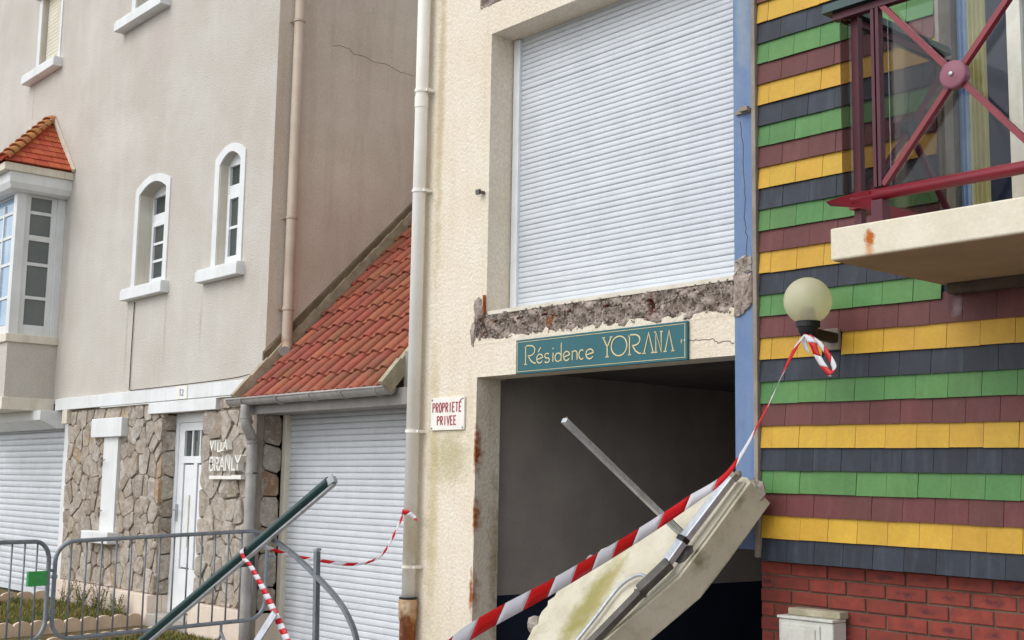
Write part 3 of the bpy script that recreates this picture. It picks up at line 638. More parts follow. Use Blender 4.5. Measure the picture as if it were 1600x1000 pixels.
part('flashing', G().beam((EX1+.02, .475, EZ+.0), (AP[0]-.0, .475, AP[2]+.08), .05, .035, (0, 1, 0)), 'old_white', bay)
# --- villa rain pipe on the side wall
vp = part('rain_pipe', G().tube([(-10.70, .69, 10), (-10.70, .69, 3.02), (-10.69, .69, 2.955), (-10.66, .66, 2.915), (-10.61, .62, 2.905)], .052, 14), 'villa_pipe', villa, smooth=True)
for z in (2.96+.36, 4.23, 6.25, 8.2): part('pipe_clip', G().lathe((-10.70, .69, z), [(.053, 0), (.06, 0), (.06, .022), (.053, .022)], 14).box(-10.77, -10.74, .62, .64, z, z+.02), 'villa_pipe', vp)
part('pipe_mouth', G().lathe((0, 0, 0), [(.046, 0), (.05, .001), (.0, .0005)], 14), 'grey_board', vp, loc=(-10.609, .619, 2.905), rot=Vector((.55, -.45, -.12)).to_track_quat('Z', 'Y').to_euler())

# ================================================================ GARAGE ANNEX
annex = thing('garage_annex', 'small garage with red clay tile lean-to roof and white roller door', 'garage', (-9.5, .6, 0))
AX0, AX1 = -10.765, -8.33
part('wall', G().box(-8.36, -8.1, .7, 2.6, .1, 2.4).box(-8.1, -7.66, .82, .95, .1, 3.0).box(-10.76, -8.36, 2.5, 2.6, .1, 4.6), 'grey_board', annex)
tm = math.tan(R(45.7)); EY, EZ2 = .25, 2.45
part('roof_deck', G().add([(AX0+.03, EY, EZ2-.03), (AX1, EY, EZ2-.03), (AX1, 2.55, EZ2-.03+2.3*tm), (AX0+.03, 2.55, EZ2-.03+2.3*tm), (AX0+.03, EY+.1, EZ2-.06), (AX1, EY+.1, EZ2-.06), (AX1, 2.55, EZ2-.2+2.3*tm), (AX0+.03, 2.55, EZ2-.2+2.3*tm)], [(0, 1, 2, 3), (4, 7, 6, 5), (0, 4, 5, 1), (1, 5, 6, 2), (2, 6, 7, 3), (3, 7, 4, 0)]), 'dark_wood', annex)
TW, EXP = .197, .247
def tile_mesh():
    prof = [(0, .004), (.03, .0), (.06, .0), (.09, .006), (.112, .022), (.135, .035), (.165, .037), (.19, .027), (.208, .01)]
    g = G(); n = len(prof); L = .285; vs = []
    for s, z in ((0, .028), (.06, .024), (L, 0)):
        for x, h in prof: vs.append((x, s, h+z))
        for x, h in prof: vs.append((x, s, h+z-.016))
    fs = []
    for k in range(2):
        o, p = k*2*n, (k+1)*2*n
        for i in range(n-1): fs += [(o+i, o+i+1, p+i+1, p+i), (o+n+i, p+n+i, p+n+i+1, o+n+i+1)]
        fs += [(o, p, p+n, o+n), (o+n-1, o+2*n-1, p+2*n-1, p+n-1)]
    fs += [(i, n+i, n+i+1, i+1) for i in range(n-1)]
    me = g.add(vs, fs).mesh('roof_tile', 'terracotta'); me.polygons.foreach_set('use_smooth', [True]*len(me.polygons))
    try: me.set_sharp_from_angle(angle=R(50))
    except Exception: pass
    return me
tmesh = tile_mesh(); ca, sa = math.cos(R(45.7)), math.sin(R(45.7))
for r in range(13):
    for c in range(12):
        s = r*EXP-.05
        put('roof_tile', tmesh, annex, (AX0+.075+c*TW+random.uniform(-.003, .003), EY+s*ca, EZ2+s*sa-.012+random.uniform(-.003, .003)), (R(45.7)+random.uniform(-.006, .006), 0, random.uniform(-.008, .008)))
vg = G().box(0, .06, 0, .27, -.04, .085).mesh('verge_tile', 'verge')
for r in range(13):
    for x, j in ((AX0-.002, 0), (AX1-.005, .0)):
        s = r*EXP-.06; put('verge_tile', vg, annex, (x, EY+s*ca, EZ2+s*sa+.0), (R(45.7)+.05, 0, random.uniform(-.02, .02)))
part('flashing', G().add([(-10.768, .47, 2.56), (-10.715, .47, 2.56), (-10.768, .47, 2.90), (-10.745, .47, 2.88), (-10.768, 2.6, 4.74), (-10.715, 2.6, 4.74), (-10.768, 2.6, 5.07), (-10.745, 2.6, 5.05)], [(0, 1, 3, 2), (4, 6, 7, 5), (1, 5, 7, 3), (2, 3, 7, 6), (0, 2, 6, 4), (0, 4, 5, 1)]), 'flash_mortar', annex)
# gutter: open half-round trough with rolled front lip
GZ, GY, GR = 2.425, .235, .062
pr = [(GY+GR*math.cos(math.pi*(1+k/10)), GZ+GR*math.sin(math.pi*(1+k/10))) for k in range(11)]
pi = [(GY+(GR-.005)*math.cos(math.pi*(1+k/10)), GZ+(GR-.005)*math.sin(math.pi*(1+k/10))) for k in range(10, -1, -1)]
g = G(); P = pr+pi; n = len(P); xl, xr = -10.90, -8.30
g.add([(xl, a, b) for a, b in P]+[(xr, a, b) for a, b in P], [(i, (i+1) % n, n+(i+1) % n, n+i) for i in range(n)]+[tuple(range(n)), tuple(range(n, 2*n))])
g.tube([(xl, GY-GR, GZ), (xr, GY-GR, GZ)], .011, 8)
gut = part('gutter', g, 'zinc', annex, smooth=True)
CAPP = [(GY+GR*1.02*math.cos(t), GZ+GR*1.02*math.sin(t)) for t in [math.pi*(1+k/12) for k in range(13)]]
for ex in (xr, xl-.006): part('end_cap', G().prism(CAPP, lambda u, v, h: (ex+h, u, v), 0, .006), 'zinc', gut)
for x in (-10.62, -9.98, -9.42, -8.92, -8.42): part('gutter_bracket', G().tube([(x, GY+(GR+.006)*math.cos(t), GZ+(GR+.006)*math.sin(t)) for t in [math.pi*(.98+k*.104) for k in range(11)]], .007, 6), 'zinc', gut)
boxp('fascia', annex, 'grey_board', -10.70, -8.1, .315, .36, 2.285, 2.425, bevel=.004)
boxp('end_board', annex, 'grey_board', -8.285, -7.665, .365, .41, 2.40, 2.72)
boxp('soffit', annex, 'grey_board', -10.70, -8.12, .362, .75, 2.30, 2.325)
ds = part('downspout', G().tube(smooth_path([(-10.62, .235, 2.37), (-10.62, .235, 2.25), (-10.625, .25, 2.18), (-10.70, .345, 2.08), (-10.71, .365, 2.02), (-10.71, .37, 1.8), (-10.71, .37, .1)], 5), .05, 14), 'zinc', annex, smooth=True)
for z in (1.73, .95, 2.24): part('collar', G().lathe((-10.71 if z < 2 else -10.62, .37 if z < 2 else .236, z), [(.05, 0), (.058, .0), (.058, .02), (.05, .02)], 14).box(-10.66, -10.6, .36, .38, z if z < 2 else 1.73, (z if z < 2 else 1.73)+.01), 'zinc', ds)
boxp('corner_board', annex, 'grey_trim', -10.80, -10.735, .42, .50, .1, 2.3, bevel=.004)
boxp('door_rail', annex, 'old_white', -10.765, -10.69, .722, .80, .1, 2.3, bevel=.004)
boxp('door_rail', annex, 'old_white', -8.42, -8.365, .722, .80, .1, 2.3)
shutter('roller_door', annex, 'slat_white', -10.69, -8.42, .1, 2.28, .78, .057, .009)

# ================================================================ RESIDENCE (cream block with garage opening and shuttered window)
res = thing('residence', 'cream rendered apartment building with shuttered window above an open garage', 'building', (-6, 0, 0))
X0, XO, XW, XB, XE = -7.66, -6.9, -6.81, -4.575, -4.432
g = G()
g.box(X0, XO, 0, .22, 0, 2.41).box(X0, XO-.04, 0, .3, 2.41, 2.86).box(X0, XW, 0, .25, 2.86, 5.13).box(X0, -6.95, 0, .25, 5.13, 5.34).box(X0, XB, 0, .25, 5.34, 9)
g.box(XO-.04, XB, 0, .22, 2.41, 2.665).box(XW, XB, 0, .25, 4.905, 5.13).box(XO-.04, XB, .05, .3, 2.665, 2.855).box(-6.95, XB, .05, .25, 5.13, 5.34)
g.box(X0, X0+.2, .25, 6, 0, 9)
part('wall', g, 'cream_render', res)
boxp('sill', res, 'reveal', XW-.0, XB, .002, .27, 2.845, 2.872)
boxp('blue_pilaster', res, 'blue_paint', XB+.001, XE, -.012, .3, 1.33, 9, bevel=.004)
part('trim_strip', G().box(XE+.001, -4.402, -.03, .1, 1.29, 9), 'grey_trim', res, bevel=.004)
# broken edges where the balconies tore off
def scar(name, zb, zt, x0, x1, seed, left_lobe=True):
    rr = random.Random(seed); nx, nz = 240, 20; g = G(); vs = []
    def ns(a, b): return sum(math.sin(a*f1+p1)*math.sin(b*f2+p2)*am for f1, p1, f2, p2, am in W)
    W = [(rr.uniform(8, 60), rr.uniform(0, 6), rr.uniform(8, 60), rr.uniform(0, 6), rr.uniform(.3, 1)) for _ in range(14)]
    for j in range(nz+1):
        for i in range(nx+1):
            x = x0+(x1-x0)*i/nx; t = j/nz
            lo = zb+.014*ns(x, 1)*.5+rr.uniform(-.006, .006); hi = zt+.006*ns(x, 2)*.4
            z = lo+(hi-lo)*t; d = .012+.008*ns(x, z*1.3)+rr.uniform(-.007, .007)
            if j in (0, nz): d = .055
            if .2 < t < .7 and i % 13 in (4, 5): d += .02
            d = max(-.012, min(.055, d)); vs.append((x+rr.uniform(-.004, .004), d, z+(rr.uniform(-.005, .005) if 0 < j < nz else 0)))
    fs = [(j*(nx+1)+i, j*(nx+1)+i+1, (j+1)*(nx+1)+i+1, (j+1)*(nx+1)+i) for j in range(nz) for i in range(nx)]
    g.add(vs, fs); return part(name, g, 'concrete_scar', res, smooth=True)
scar('broken_edge', 2.655, 2.862, -6.955, XB, 4); scar('broken_edge', 5.12, 5.35, -6.97, XB, 9)
def chunk(name, c, r, seed, m, parent, n=9, flat=.5):
    rr = random.Random(seed); g = G(); vs = []; 
    for j in range(6):
        for i in range(n):
            a = 2*math.pi*i/n; b = math.pi*(j+.5)/6-math.pi/2; k = rr.uniform(.75, 1.2)
            vs.append((c[0]+r[0]*math.cos(a)*math.cos(b)*k, c[1]+r[1]*math.sin(a)*math.cos(b)*k, c[2]+r[2]*math.sin(b)*k))
    fs = [(j*n+i, j*n+(i+1) % n, (j+1)*n+(i+1) % n, (j+1)*n+i) for j in range(5) for i in range(n)]+[tuple(range(n)), tuple(range(5*n, 6*n))]
    return part(name, g.add(vs, fs), m, parent)
chunk('concrete_lump', (-6.90, .0, 2.915), (.05, .03, .06), 1, 'fresh_concrete', res); chunk('concrete_lump', (-6.87, -.0, 2.86), (.06, .035, .05), 2, 'concrete_scar', res)
chunk('concrete_lump', (-6.95, 0, 2.72), (.03, .02, .09), 3, 'concrete_scar', res, 8)
part('rebar', G().tube([(-6.815, -.012, 2.86), (-6.812, -.02, 2.93), (-6.815, -.018, 2.985)], .012, 7), 'rust', res)
for x in (-6.7, -6.45, -6.2, -5.95, -5.62, -5.25): part('rebar', G().tube([(x, .06, 2.80), (x+.005, -.005, 2.795), (x+.012, -.03, 2.785)], .009, 6), 'rust_dark', res)
def aggregate(z0, z1, x0, x1, n, seed):
    rr = random.Random(seed)
    for m, cnt in (('fresh_concrete', int(n*1.4)), ('concrete_scar', n), ('dark_wood', n//6)):
        g = G()
        for _ in range(cnt):
            c = Vector((rr.uniform(x0, x1), rr.uniform(-.008, .012), rr.uniform(z0, z1))); r = rr.uniform(.004, .015)
            ax = [Vector((rr.uniform(-1, 1), rr.uniform(-1, 1), rr.uniform(-1, 1))).normalized() for _ in range(2)]; a = ax[0]; b = a.cross(ax[1]).normalized(); d = a.cross(b)
            g.add([c+a*r, c-a*r, c+b*r*.8, c-b*r*.8, c+d*r*.6, c-d*r*.6], [(0, 2, 4), (2, 1, 4), (1, 3, 4), (3, 0, 4), (2, 0, 5), (1, 2, 5), (3, 1, 5), (0, 3, 5)])
        part('aggregate', g, m, res, kind='stuff')
aggregate(2.67, 2.85, -6.95, XB, 420, 2); aggregate(5.14, 5.33, -6.95, -6.0, 120, 5)
rr = random.Random(8); top = [(-6.97+k*(XB+6.97)/70, 2.668+max(-.004, rr.gauss(.006, .012))) for k in range(71)]
g = G()
for k in range(70): g.prism([(top[k][0], 2.64), (top[k+1][0], 2.64), top[k+1], top[k]], face_y(0), .0, .0018)
part('torn_render', g, 'cream_render', res)
# torn patch across the blue pilaster
def patch(seed, poly, m, h):
    rr = random.Random(seed); P = []
    for i in range(len(poly)):
        p, q = poly[i], poly[(i+1) % len(poly)]
        for k in range(5): P.append((p[0]+(q[0]-p[0])*k/5+rr.uniform(-.006, .006), p[1]+(q[1]-p[1])*k/5+rr.uniform(-.006, .006)))
    cx = sum(p[0] for p in P)/len(P); cz = sum(p[1] for p in P)/len(P); n = len(P); vs = []
    for k, hh in ((1, -.01), (.97, h*.6), (.7, h), (.4, h*.8)): vs += [(cx+(p[0]-cx)*k, -.012-hh-rr.uniform(-.006, .006), cz+(p[1]-cz)*k) for p in P]
    vs.append((cx, -.012-h*.9, cz)); fs = [(q*n+i, q*n+(i+1) % n, (q+1)*n+(i+1) % n, (q+1)*n+i) for q in range(3) for i in range(n)]+[(3*n+i, 3*n+(i+1) % n, 4*n) for i in range(n)]
    part('broken_patch', G().add(vs, fs), m, res)
patch(3, [(-4.574, 2.87), (-4.44, 2.87), (-4.44, 2.70), (-4.47, 2.66), (-4.53, 2.63), (-4.575, 2.62)], 'concrete_scar', .02)
patch(5, [(-4.57, 2.94), (-4.50, 2.98), (-4.445, 2.96), (-4.44, 2.87), (-4.52, 2.86), (-4.57, 2.86)], 'fresh_concrete', .012)
# window shutter
sh = shutter('roller_shutter', res, 'slat_white', -6.735, XB-.002, 2.905, 4.9, .235, .0374, .0062)
boxp('guide_rail', res, 'white_plastic', -6.80, -6.735, .205, .27, 2.872, 4.9, bevel=.004); boxp('bottom_rail', res, 'white_plastic', -6.735, XB, .20, .27, 2.873, 2.903)
boxp('window_back', res, 'room_dark', -6.81, XB, .275, .3, 2.86, 4.95)
part('wall_hook', G().tube([(-6.86, 0, 3.735), (-6.86, -.04, 3.735)], .012, 8).box(-6.9, -6.86, -.05, -.03, 3.72, 3.755), 'alu_dark', res)
part('wall_hook', G().box(-4.545, -4.44, -.03, -.012, 3.80, 3.822).box(-4.50, -4.44, -.055, -.03, 3.805, 3.83), 'grey_trim', res)
# garage interior
IZ = 2.49
boxp('garage_side', res, 'garage_wall', -7.2, -7.0, .221, 7, .88, IZ); boxp('dado', res, 'garage_dado', -7.2, -6.998, .222, 7, 0, .878)
boxp('garage_ceiling', res, 'garage_wall_shaded', -7.2, -2.4, .221, 7, IZ, IZ+.12); boxp('garage_back', res, 'garage_wall_shaded', -7.2, -2.4, 7, 7.15, .88, IZ)
boxp('dado', res, 'garage_dado', -7.2, -2.4, 6.998, 7.15, 0, .878)
boxp('garage_side', res, 'garage_wall_shaded', -2.6, -2.4, .4, 7, 0, IZ)
boxp('garage_floor', res, 'asphalt', -7.2, -2.4, .0, 7.15, .0, .103)
# ---- white rain pipe with rusty iron foot
pipe = thing('rain_pipe', 'tall white rain pipe with rusty iron foot on the cream corner', 'pipe', (-7.522, -.1, 0))
pc = (-7.552, -.07)
part('pipe_shaft', G().tube([(pc[0], pc[1], 9), (pc[0], pc[1], .83)], .049, 20), 'pipe_white', pipe, smooth=True)
part('iron_foot', G().lathe((pc[0], pc[1], 0), [(.058, 0), (.058, .66), (.066, .70), (.069, .82), (.064, .832), (.049, .83)], 20), 'pipe_iron', pipe, smooth=True)
part('seal_ring', G().lathe((pc[0], pc[1], .83), [(.05, 0), (.067, .0), (.067, .014), (.05, .014)], 20), 'black_plastic', pipe)
for z in (4.62, 3.84, 2.03, 1.05): part('pipe_clip', G().lathe((pc[0], pc[1], z), [(.05, 0), (.056, .0), (.056, .022), (.05, .022)], 20).box(pc[0]+.05, pc[0]+.075, pc[1]-.008, pc[1]+.07, z, z+.022), 'pipe_white', pipe)
part('pipe_joint', G().lathe((pc[0], pc[1], 4.5), [(.05, 0), (.053, .0), (.053, .09), (.05, .09)], 20), 'pipe_white', pipe)
# ---- signs
sg = thing('name_sign', 'teal sign with gold lettering Résidence YORANA over the garage opening', 'sign', (-5.69, -.02, 2.4))
board = boxp('board', sg, 'teal_sign', -6.457, -4.921, -.022, -.002, 2.405, 2.636, bevel=.002)
tg = G(); ft = face_y(-.022); LW = .0072
for ch, a, b, z, h in (('dR', -6.363, -6.262, 2.466, .125), ('e', -6.245, -6.18, 2.466, .06), ("'", -6.245, -6.19, 2.466, .06), ('s', -6.17, -6.112, 2.466, .06), ('i', -6.1, -6.065, 2.466, .06), ('d', -6.065, -5.995, 2.466, .06), ('e', -5.985, -5.92, 2.466, .06), ('n', -5.905, -5.845, 2.466, .06), ('c', -5.84, -5.785, 2.466, .06), ('e', -5.775, -5.70, 2.464, .062)): glyph(tg, ch, a, b, z, h, ft, LW, -.001, .003)
for ch, a, b in (('dY', -5.617, -5.545), ('dO', -5.545, -5.41), ('dR', -5.395, -5.30), ('dA', -5.27, -5.185), ('dN', -5.175, -5.115), ('dA', -5.097, -5.025)): glyph(tg, ch, a, b, 2.466, .122, ft, LW*1.05, -.001, .003)
part('lettering', tg, 'gold', sg)
bd = G(); m_ = .014
for r in ((-6.457+m_, -4.921-m_, 2.405+m_, 2.405+m_+.003), (-6.457+m_, -4.921-m_, 2.636-m_-.003, 2.636-m_), (-6.457+m_, -6.457+m_+.004, 2.405+m_+.003, 2.636-m_-.003), (-4.921-m_-.004, -4.921-m_, 2.405+m_+.003, 2.636-m_-.003)): bd.box(r[0], r[1], -.0245, -.021, r[2], r[3])
bd.box(-4.972, -4.955, -.0245, -.021, 2.515, 2.52).box(-4.966, -4.96, -.0245, -.021, 2.505, 2.53)
part('border', bd, 'gold', sg)
part('screw', G().lathe((0, 0, 0), [(0, .004), (.006, .003), (.007, 0)], 8), 'alu', sg, loc=(-4.94, -.022, 2.52), rot=(R(90), 0, 0))
pp = thing('private_sign', 'white enamel sign with red words PROPRIETE PRIVEE on the cream wall', 'sign', (-7.21, -.01, 2.04))
boxp('plate', pp, 'sign_white', -7.405, -7.015, -.018, -.002, 2.045, 2.281, bevel=.003)
tg = G(); f2 = face_y(-.018)
for k, ch in enumerate('PROPRIETE'):
    a = -7.382+k*.0385; glyph(tg, ch, a+(.008 if ch == 'I' else 0), a+.029-(.008 if ch == 'I' else 0), 2.175, .068, f2, .0085, -.001, .003)
strokes(tg, [[(-7.063, 2.25), (-7.045, 2.264)]], f2, .008, -.001, .003)
for k, ch in enumerate('PRIVEE'):
    a = -7.325+k*.0385; glyph(tg, ch, a+(.008 if ch == 'I' else 0), a+.029-(.008 if ch == 'I' else 0), 2.083, .064, f2, .0085, -.001, .003)
part('lettering', tg, 'sign_red', pp)
sm = G().lathe((0, 0, 0), [(0, .004), (.006, .003), (.007, 0)], 8).mesh('screw', 'alu_dark')
for x in (-7.39, -7.03):
    for z in (2.06, 2.266): put('screw', sm, pp, (x, -.018, z), (R(90), 0, 0))

# ================================================================ SHINGLED BUILDING
sb_ = thing('shingled_building', 'building clad in rows of navy, green, maroon and yellow shingles over red brick', 'building', (-3.5, 0, 0))
g = G().box(-4.40, -2.0, .012, .3, 1.285, 2.62).box(-4.40, -3.275, .012, .3, 2.62, 9).box(-3.275, -2.0, .012, .3, 2.62, 2.80)
g.box(-4.40, -3.29, .012, .3, 2.625, 9) if False else None
part('wall', g, 'garage_dado', sb_)
SE, SW, SZ0, SX = .1215, .1765, 1.277, -4.40
cols = ['shingle_navy', 'shingle_yellow', 'shingle_maroon', 'shingle_green']; scache = {}
def shingle_mesh(wd, m):
    key = (round(wd, 3), m)
    if key not in scache:
        h = SE*1.28; x0, x1 = .0012, wd-.0012; t = .006
        vs = []
        for z, y in ((0, -.019), (h, -.002)):
            for x, yy in ((x0, y-t), (x1, y-t), (x1, y), (x0, y)): vs.append((x, yy, z))
        vs += [(x0+.004, -.019-t-.0005, .004), (x1-.004, -.019-t-.0005, .004)]
        me = G().add(vs[:8], [(0, 1, 2, 3), (7, 6, 5, 4), (0, 4, 5, 1), (1, 5, 6, 2), (2, 6, 7, 3), (3, 7, 4, 0)]).mesh('shingle', m); scache[key] = me
    return scache[key]
for k in range(34):
    z = SZ0+k*SE; xr = -2.35 if k < 11 else -3.283
    x = -4.497 if k % 2 else -4.409
    while x < xr-.005:
        a = max(x, SX); b = min(x+SW, xr)
        if b-a > .015 and not (k == 9 and a < -3.80 and b > -4.0):
            zz_ = z-.010*((a+b)/2-SX)+random.uniform(-.0014, .0014)
            put('shingle', shingle_mesh(b-a, cols[k % 4]), sb_, (a, .012+random.uniform(-.0015, .001), zz_), (random.uniform(-.006, .006), R(.57)+random.uniform(-.004, .004), random.uniform(-.004, .004)))
        x += SW
for a, b in ((-4.144, -3.985), (-3.866, -3.791)): put('shingle', shingle_mesh(b-a, 'shingle_yellow'), sb_, (a, .012, SZ0+9*SE-.010*(a-SX)), (0, R(.57), 0))
# brick base: each brick a piece
bw = part('brick_wall', G().box(-4.468, -2.0, .083, .35, 0, 1.30), 'brick_mortar', sb_)
def brick_mesh(L):
    e = .004; x = L/2; z = .0325; vs = [(-x, .06, -z), (x, .06, -z), (x, .06, z), (-x, .06, z), (-x, e, -z), (x, e, -z), (x, e, z), (-x, e, z), (-x+e, 0, -z+e), (x-e, 0, -z+e), (x-e, 0, z-e), (-x+e, 0, z-e)]
    return G().add(vs, [(0, 1, 5, 4), (1, 2, 6, 5), (2, 3, 7, 6), (3, 0, 4, 7), (4, 5, 9, 8), (5, 6, 10, 9), (6, 7, 11, 10), (7, 4, 8, 11), (8, 9, 10, 11)]).mesh('brick', 'brick')
bfull = brick_mesh(.22); bcache = {}
for r in range(16):
    z = 1.235-.0755*r; x = -4.47-(.116 if r % 2 else 0)-.02
    while x < -2.35:
        a, b = max(x, -4.468), x+.22
        if b-a > .04:
            L = round(b-a, 2); me = bfull if L >= .215 else bcache.setdefault(L, brick_mesh(L))
            put('brick', me, bw, ((a+b)/2, (.073)+random.uniform(-.003, .003), z-.010*((a+b)/2-SX)), (0, random.uniform(-.004, .004)+R(.5), random.uniform(-.006, .006)))
        x += .232
# --- balcony with railing
bal = part('balcony', G().box(-3.27, -1.2, -.94, .012, 2.668, 2.812), 'slab_cream', sb_, bevel=.008, label='cream concrete balcony slab with rust stain and red railing')
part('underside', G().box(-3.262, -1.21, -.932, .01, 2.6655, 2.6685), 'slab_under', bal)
boxp('lintel', bal, 'dark_wood', -3.22, -1.3, -.06, .0, 2.615, 2.662)
RY = -.86
g = G(); g.prism([(-.07, -.022), (.07, -.022), (.05, .022), (-.05, .022)], lambda u, v, h: (-3.31+h, RY+u*.5, 2.945+v), .06, 2.1)
part('bottom_rail', G().tube([(-3.2, RY, 2.948), (-1.25, RY, 2.948)], .027, 12), 'rail_red', bal, smooth=True)
part('rail_nose', G().add([(-3.335, RY-.02, 2.955), (-3.335, RY+.02, 2.95), (-3.2, RY-.034, 2.965), (-3.2, RY+.034, 2.965), (-3.1, RY-.034, 2.965), (-3.1, RY+.034, 2.965), (-3.32, RY, 2.935), (-3.15, RY, 2.90), (-3.08, RY, 2.88)], [(0, 2, 3, 1), (2, 4, 5, 3), (0, 6, 7, 2), (2, 7, 8, 4), (1, 3, 7, 6), (3, 5, 8, 7), (0, 1, 6), (4, 8, 5)]), 'rail_red', bal)
part('hand_rail', G().prism([(-.05, -.02), (.05, -.02), (.035, .025), (-.035, .025)], lambda u, v, h: (-3.32+h, RY+u, 3.85+v), 0, 2.1), 'green_paint', bal)
part('hand_rail', G().prism([(-.05, -.02), (.05, -.02), (.035, .025), (-.035, .025)], lambda u, v, h: (-3.245+u, RY+h, 3.846+v), .0, .87), 'green_paint', bal)
part('top_rail', G().box(-3.28, -1.25, RY-.02, RY+.02, 3.795, 3.828), 'rail_purple', bal); part('top_rail', G().box(-3.262, -3.228, RY+.02, -.01, 3.79, 3.824), 'rail_purple', bal)
part('side_rail', G().beam((-3.2, RY, 2.93), (-3.2, -.01, 2.93), .05, .05), 'rail_red', bal)
for x in (-3.063, -2.3, -1.5):
    part('post', G().box(x-.02, x-.004, RY-.018, RY+.018, 2.98, 3.80).box(x+.004, x+.02, RY-.018, RY+.018, 2.98, 3.80), 'rail_purple', bal)
    part('post_foot', G().box(x-.03, x+.03, RY-.03, RY+.03, 2.812, 2.92), 'rail_purple', bal, bevel=.005)
part('corner_post', G().beam((-3.2, RY+.05, 2.812), (-3.2, RY+.05, 3.80), .036, .036, (1, 0, 0)), 'rail_purple', bal)
HX, HZ = -2.683, 3.393
for a, b in ((( -3.04, 2.985), (HX, HZ)), ((HX, HZ), (-2.33, 3.79)), ((-3.03, 3.80), (HX, HZ)), ((HX, HZ), (-2.33, 2.985))): part('brace', G().beam((a[0], RY, a[1]), (b[0], RY, b[1]), .024, .03, (0, 1, 0)), 'rail_red', bal)
part('hub', G().lathe((0, 0, 0), [(0, .028), (.02, .027), (.053, .022), (.06, .018), (.06, -.02), (0, -.02)], 28), 'hub_pink', bal, loc=(HX, RY-.015, HZ), rot=(R(90), 0, 0))
part('hub_cap', G().lathe((0, 0, 0), [(0, .008), (.008, .006), (.01, 0)], 12), 'alu', bal, loc=(HX, RY-.045, HZ), rot=(R(90), 0, 0))
sy = lambda t: RY+.05+t
for a, b in (((.03, 2.96), (.42, 3.36)), ((.42, 3.36), (.80, 3.79)), ((.42, 3.36), (.8, 2.96))): part('side_brace', G().beam((-3.2, sy(a[0]), a[1]), (-3.2, sy(b[0]), b[1]), .02, .026, (1, 0, 0)), 'rail_purple', bal)
part('side_hub', G().lathe((0, 0, 0), [(0, .026), (.05, .02), (.05, -.02), (0, -.02)], 16), 'black_plastic', bal, loc=(-3.2, sy(.42), 3.36), rot=(0, R(90), 0))
boxp('side_glass', bal, 'smoked_glass', -3.236, -3.23, RY-.03, -.02, 2.975, 3.79)
boxp('front_glass', bal, 'clear_glass', -3.03, -1.25, RY+.034, RY+.04, 2.99, 3.79)
# --- window door behind the balcony
wd = part('balcony_window', G().box(-2.95, -2.88, .09, .16, 2.812, 5.2), 'old_white', sb_, label='tall glazed balcony door with pale curtain behind glass')
boxp('reveal', wd, 'grey_trim', -3.285, -3.262, .0, .32, 2.812, 5.2)
boxp('pane', wd, 'clear_glass', -3.262, -2.95, .12, .126, 2.83, 5.2); boxp('pane', wd, 'clear_glass', -2.88, -2.1, .12, .126, 2.83, 5.2)
g = G(); vs = []; n = 30
for i in range(n+1): x = -3.255+.15*i/n; y = .165+.014*math.sin(i*1.3); vs += [(x, y, 2.82), (x, y, 5.2)]
g.add(vs, [(2*i, 2*i+2, 2*i+3, 2*i+1) for i in range(n)]); g.mi = [1 if i < 11 else 0 for i in range(n)]
part('curtain', g, ['curtain', 'curtain_reflect_blue'], wd, smooth=True)
part('room', G().box(-3.26, -1.9, 1.2, 1.25, 2.8, 5.2).box(-3.4, -3.3, .32, 1.25, 2.8, 5.2).box(-3.3, -1.9, .3, 1.25, 2.75, 2.805), 'room_dark', wd)
# ---- globe wall lamp
lamp = thing('globe_lamp', 'round yellowed globe lamp on black bracket fixed to the shingles', 'lamp', (-3.9, -.25, 2.43))
LC = (-3.898, -.25, 2.625)
globe = part('globe', G().lathe(LC, [(.1225*math.cos(R(a)), .1225*math.sin(R(a))) for a in range(-72, 91, 6)], 36), 'globe_acrylic', lamp, smooth=True)
part('bulb_holder', G().lathe((LC[0], LC[1], 2.515), [(.0, 0), (.047, 0), (.034, .075), (0, .076)], 16), 'alu_dark', lamp)
part('collar', G().lathe((LC[0], LC[1], 2.49), [(0, 0), (.062, 0), (.062, .03), (.04, .032)], 24), 'black_plastic', lamp)
part('socket', G().lathe((LC[0], LC[1], 2.49), [(.052, 0), (.05, -.02), (.038, -.045), (.015, -.058), (0, -.06)], 20), 'black_plastic', lamp, smooth=True)
part('arm', G().beam((LC[0], LC[1], 2.462), (LC[0], -.02, 2.452), .055, .05), 'black_plastic', lamp, bevel=.006)
part('wall_plate', G().box(-3.965, -3.87, -.03, .0, 2.39, 2.505), 'grey_trim', lamp, bevel=.006)
# ---- meter cabinet
mb = thing('meter_box', 'pale grey meter cabinet mounted on the brick wall', 'box', (-4.08, 0, .5))
boxp('body', mb, 'meter_box', -4.25, -3.91, -.06, .06, .5, .985, bevel=.008)
part('lid', G().box(-4.255, -3.905, -.07, .05, .987, 1.002), 'meter_box', mb, bevel=.004)
part('door', G().prism([(-4.235, .52), (-3.985, .52), (-3.985, .965), (-4.235, .965)], face_y(-.061), 0, .008).prism([(-4.215, .545), (-4.01, .545), (-4.01, .945), (-4.215, .945)], face_y(-.069), 0, .008), 'meter_box', mb, bevel=.006)
boxp('mortar_cap', mb, 'verge', -4.22, -3.895, -.02, .06, 1.003, 1.04, bevel=.006)

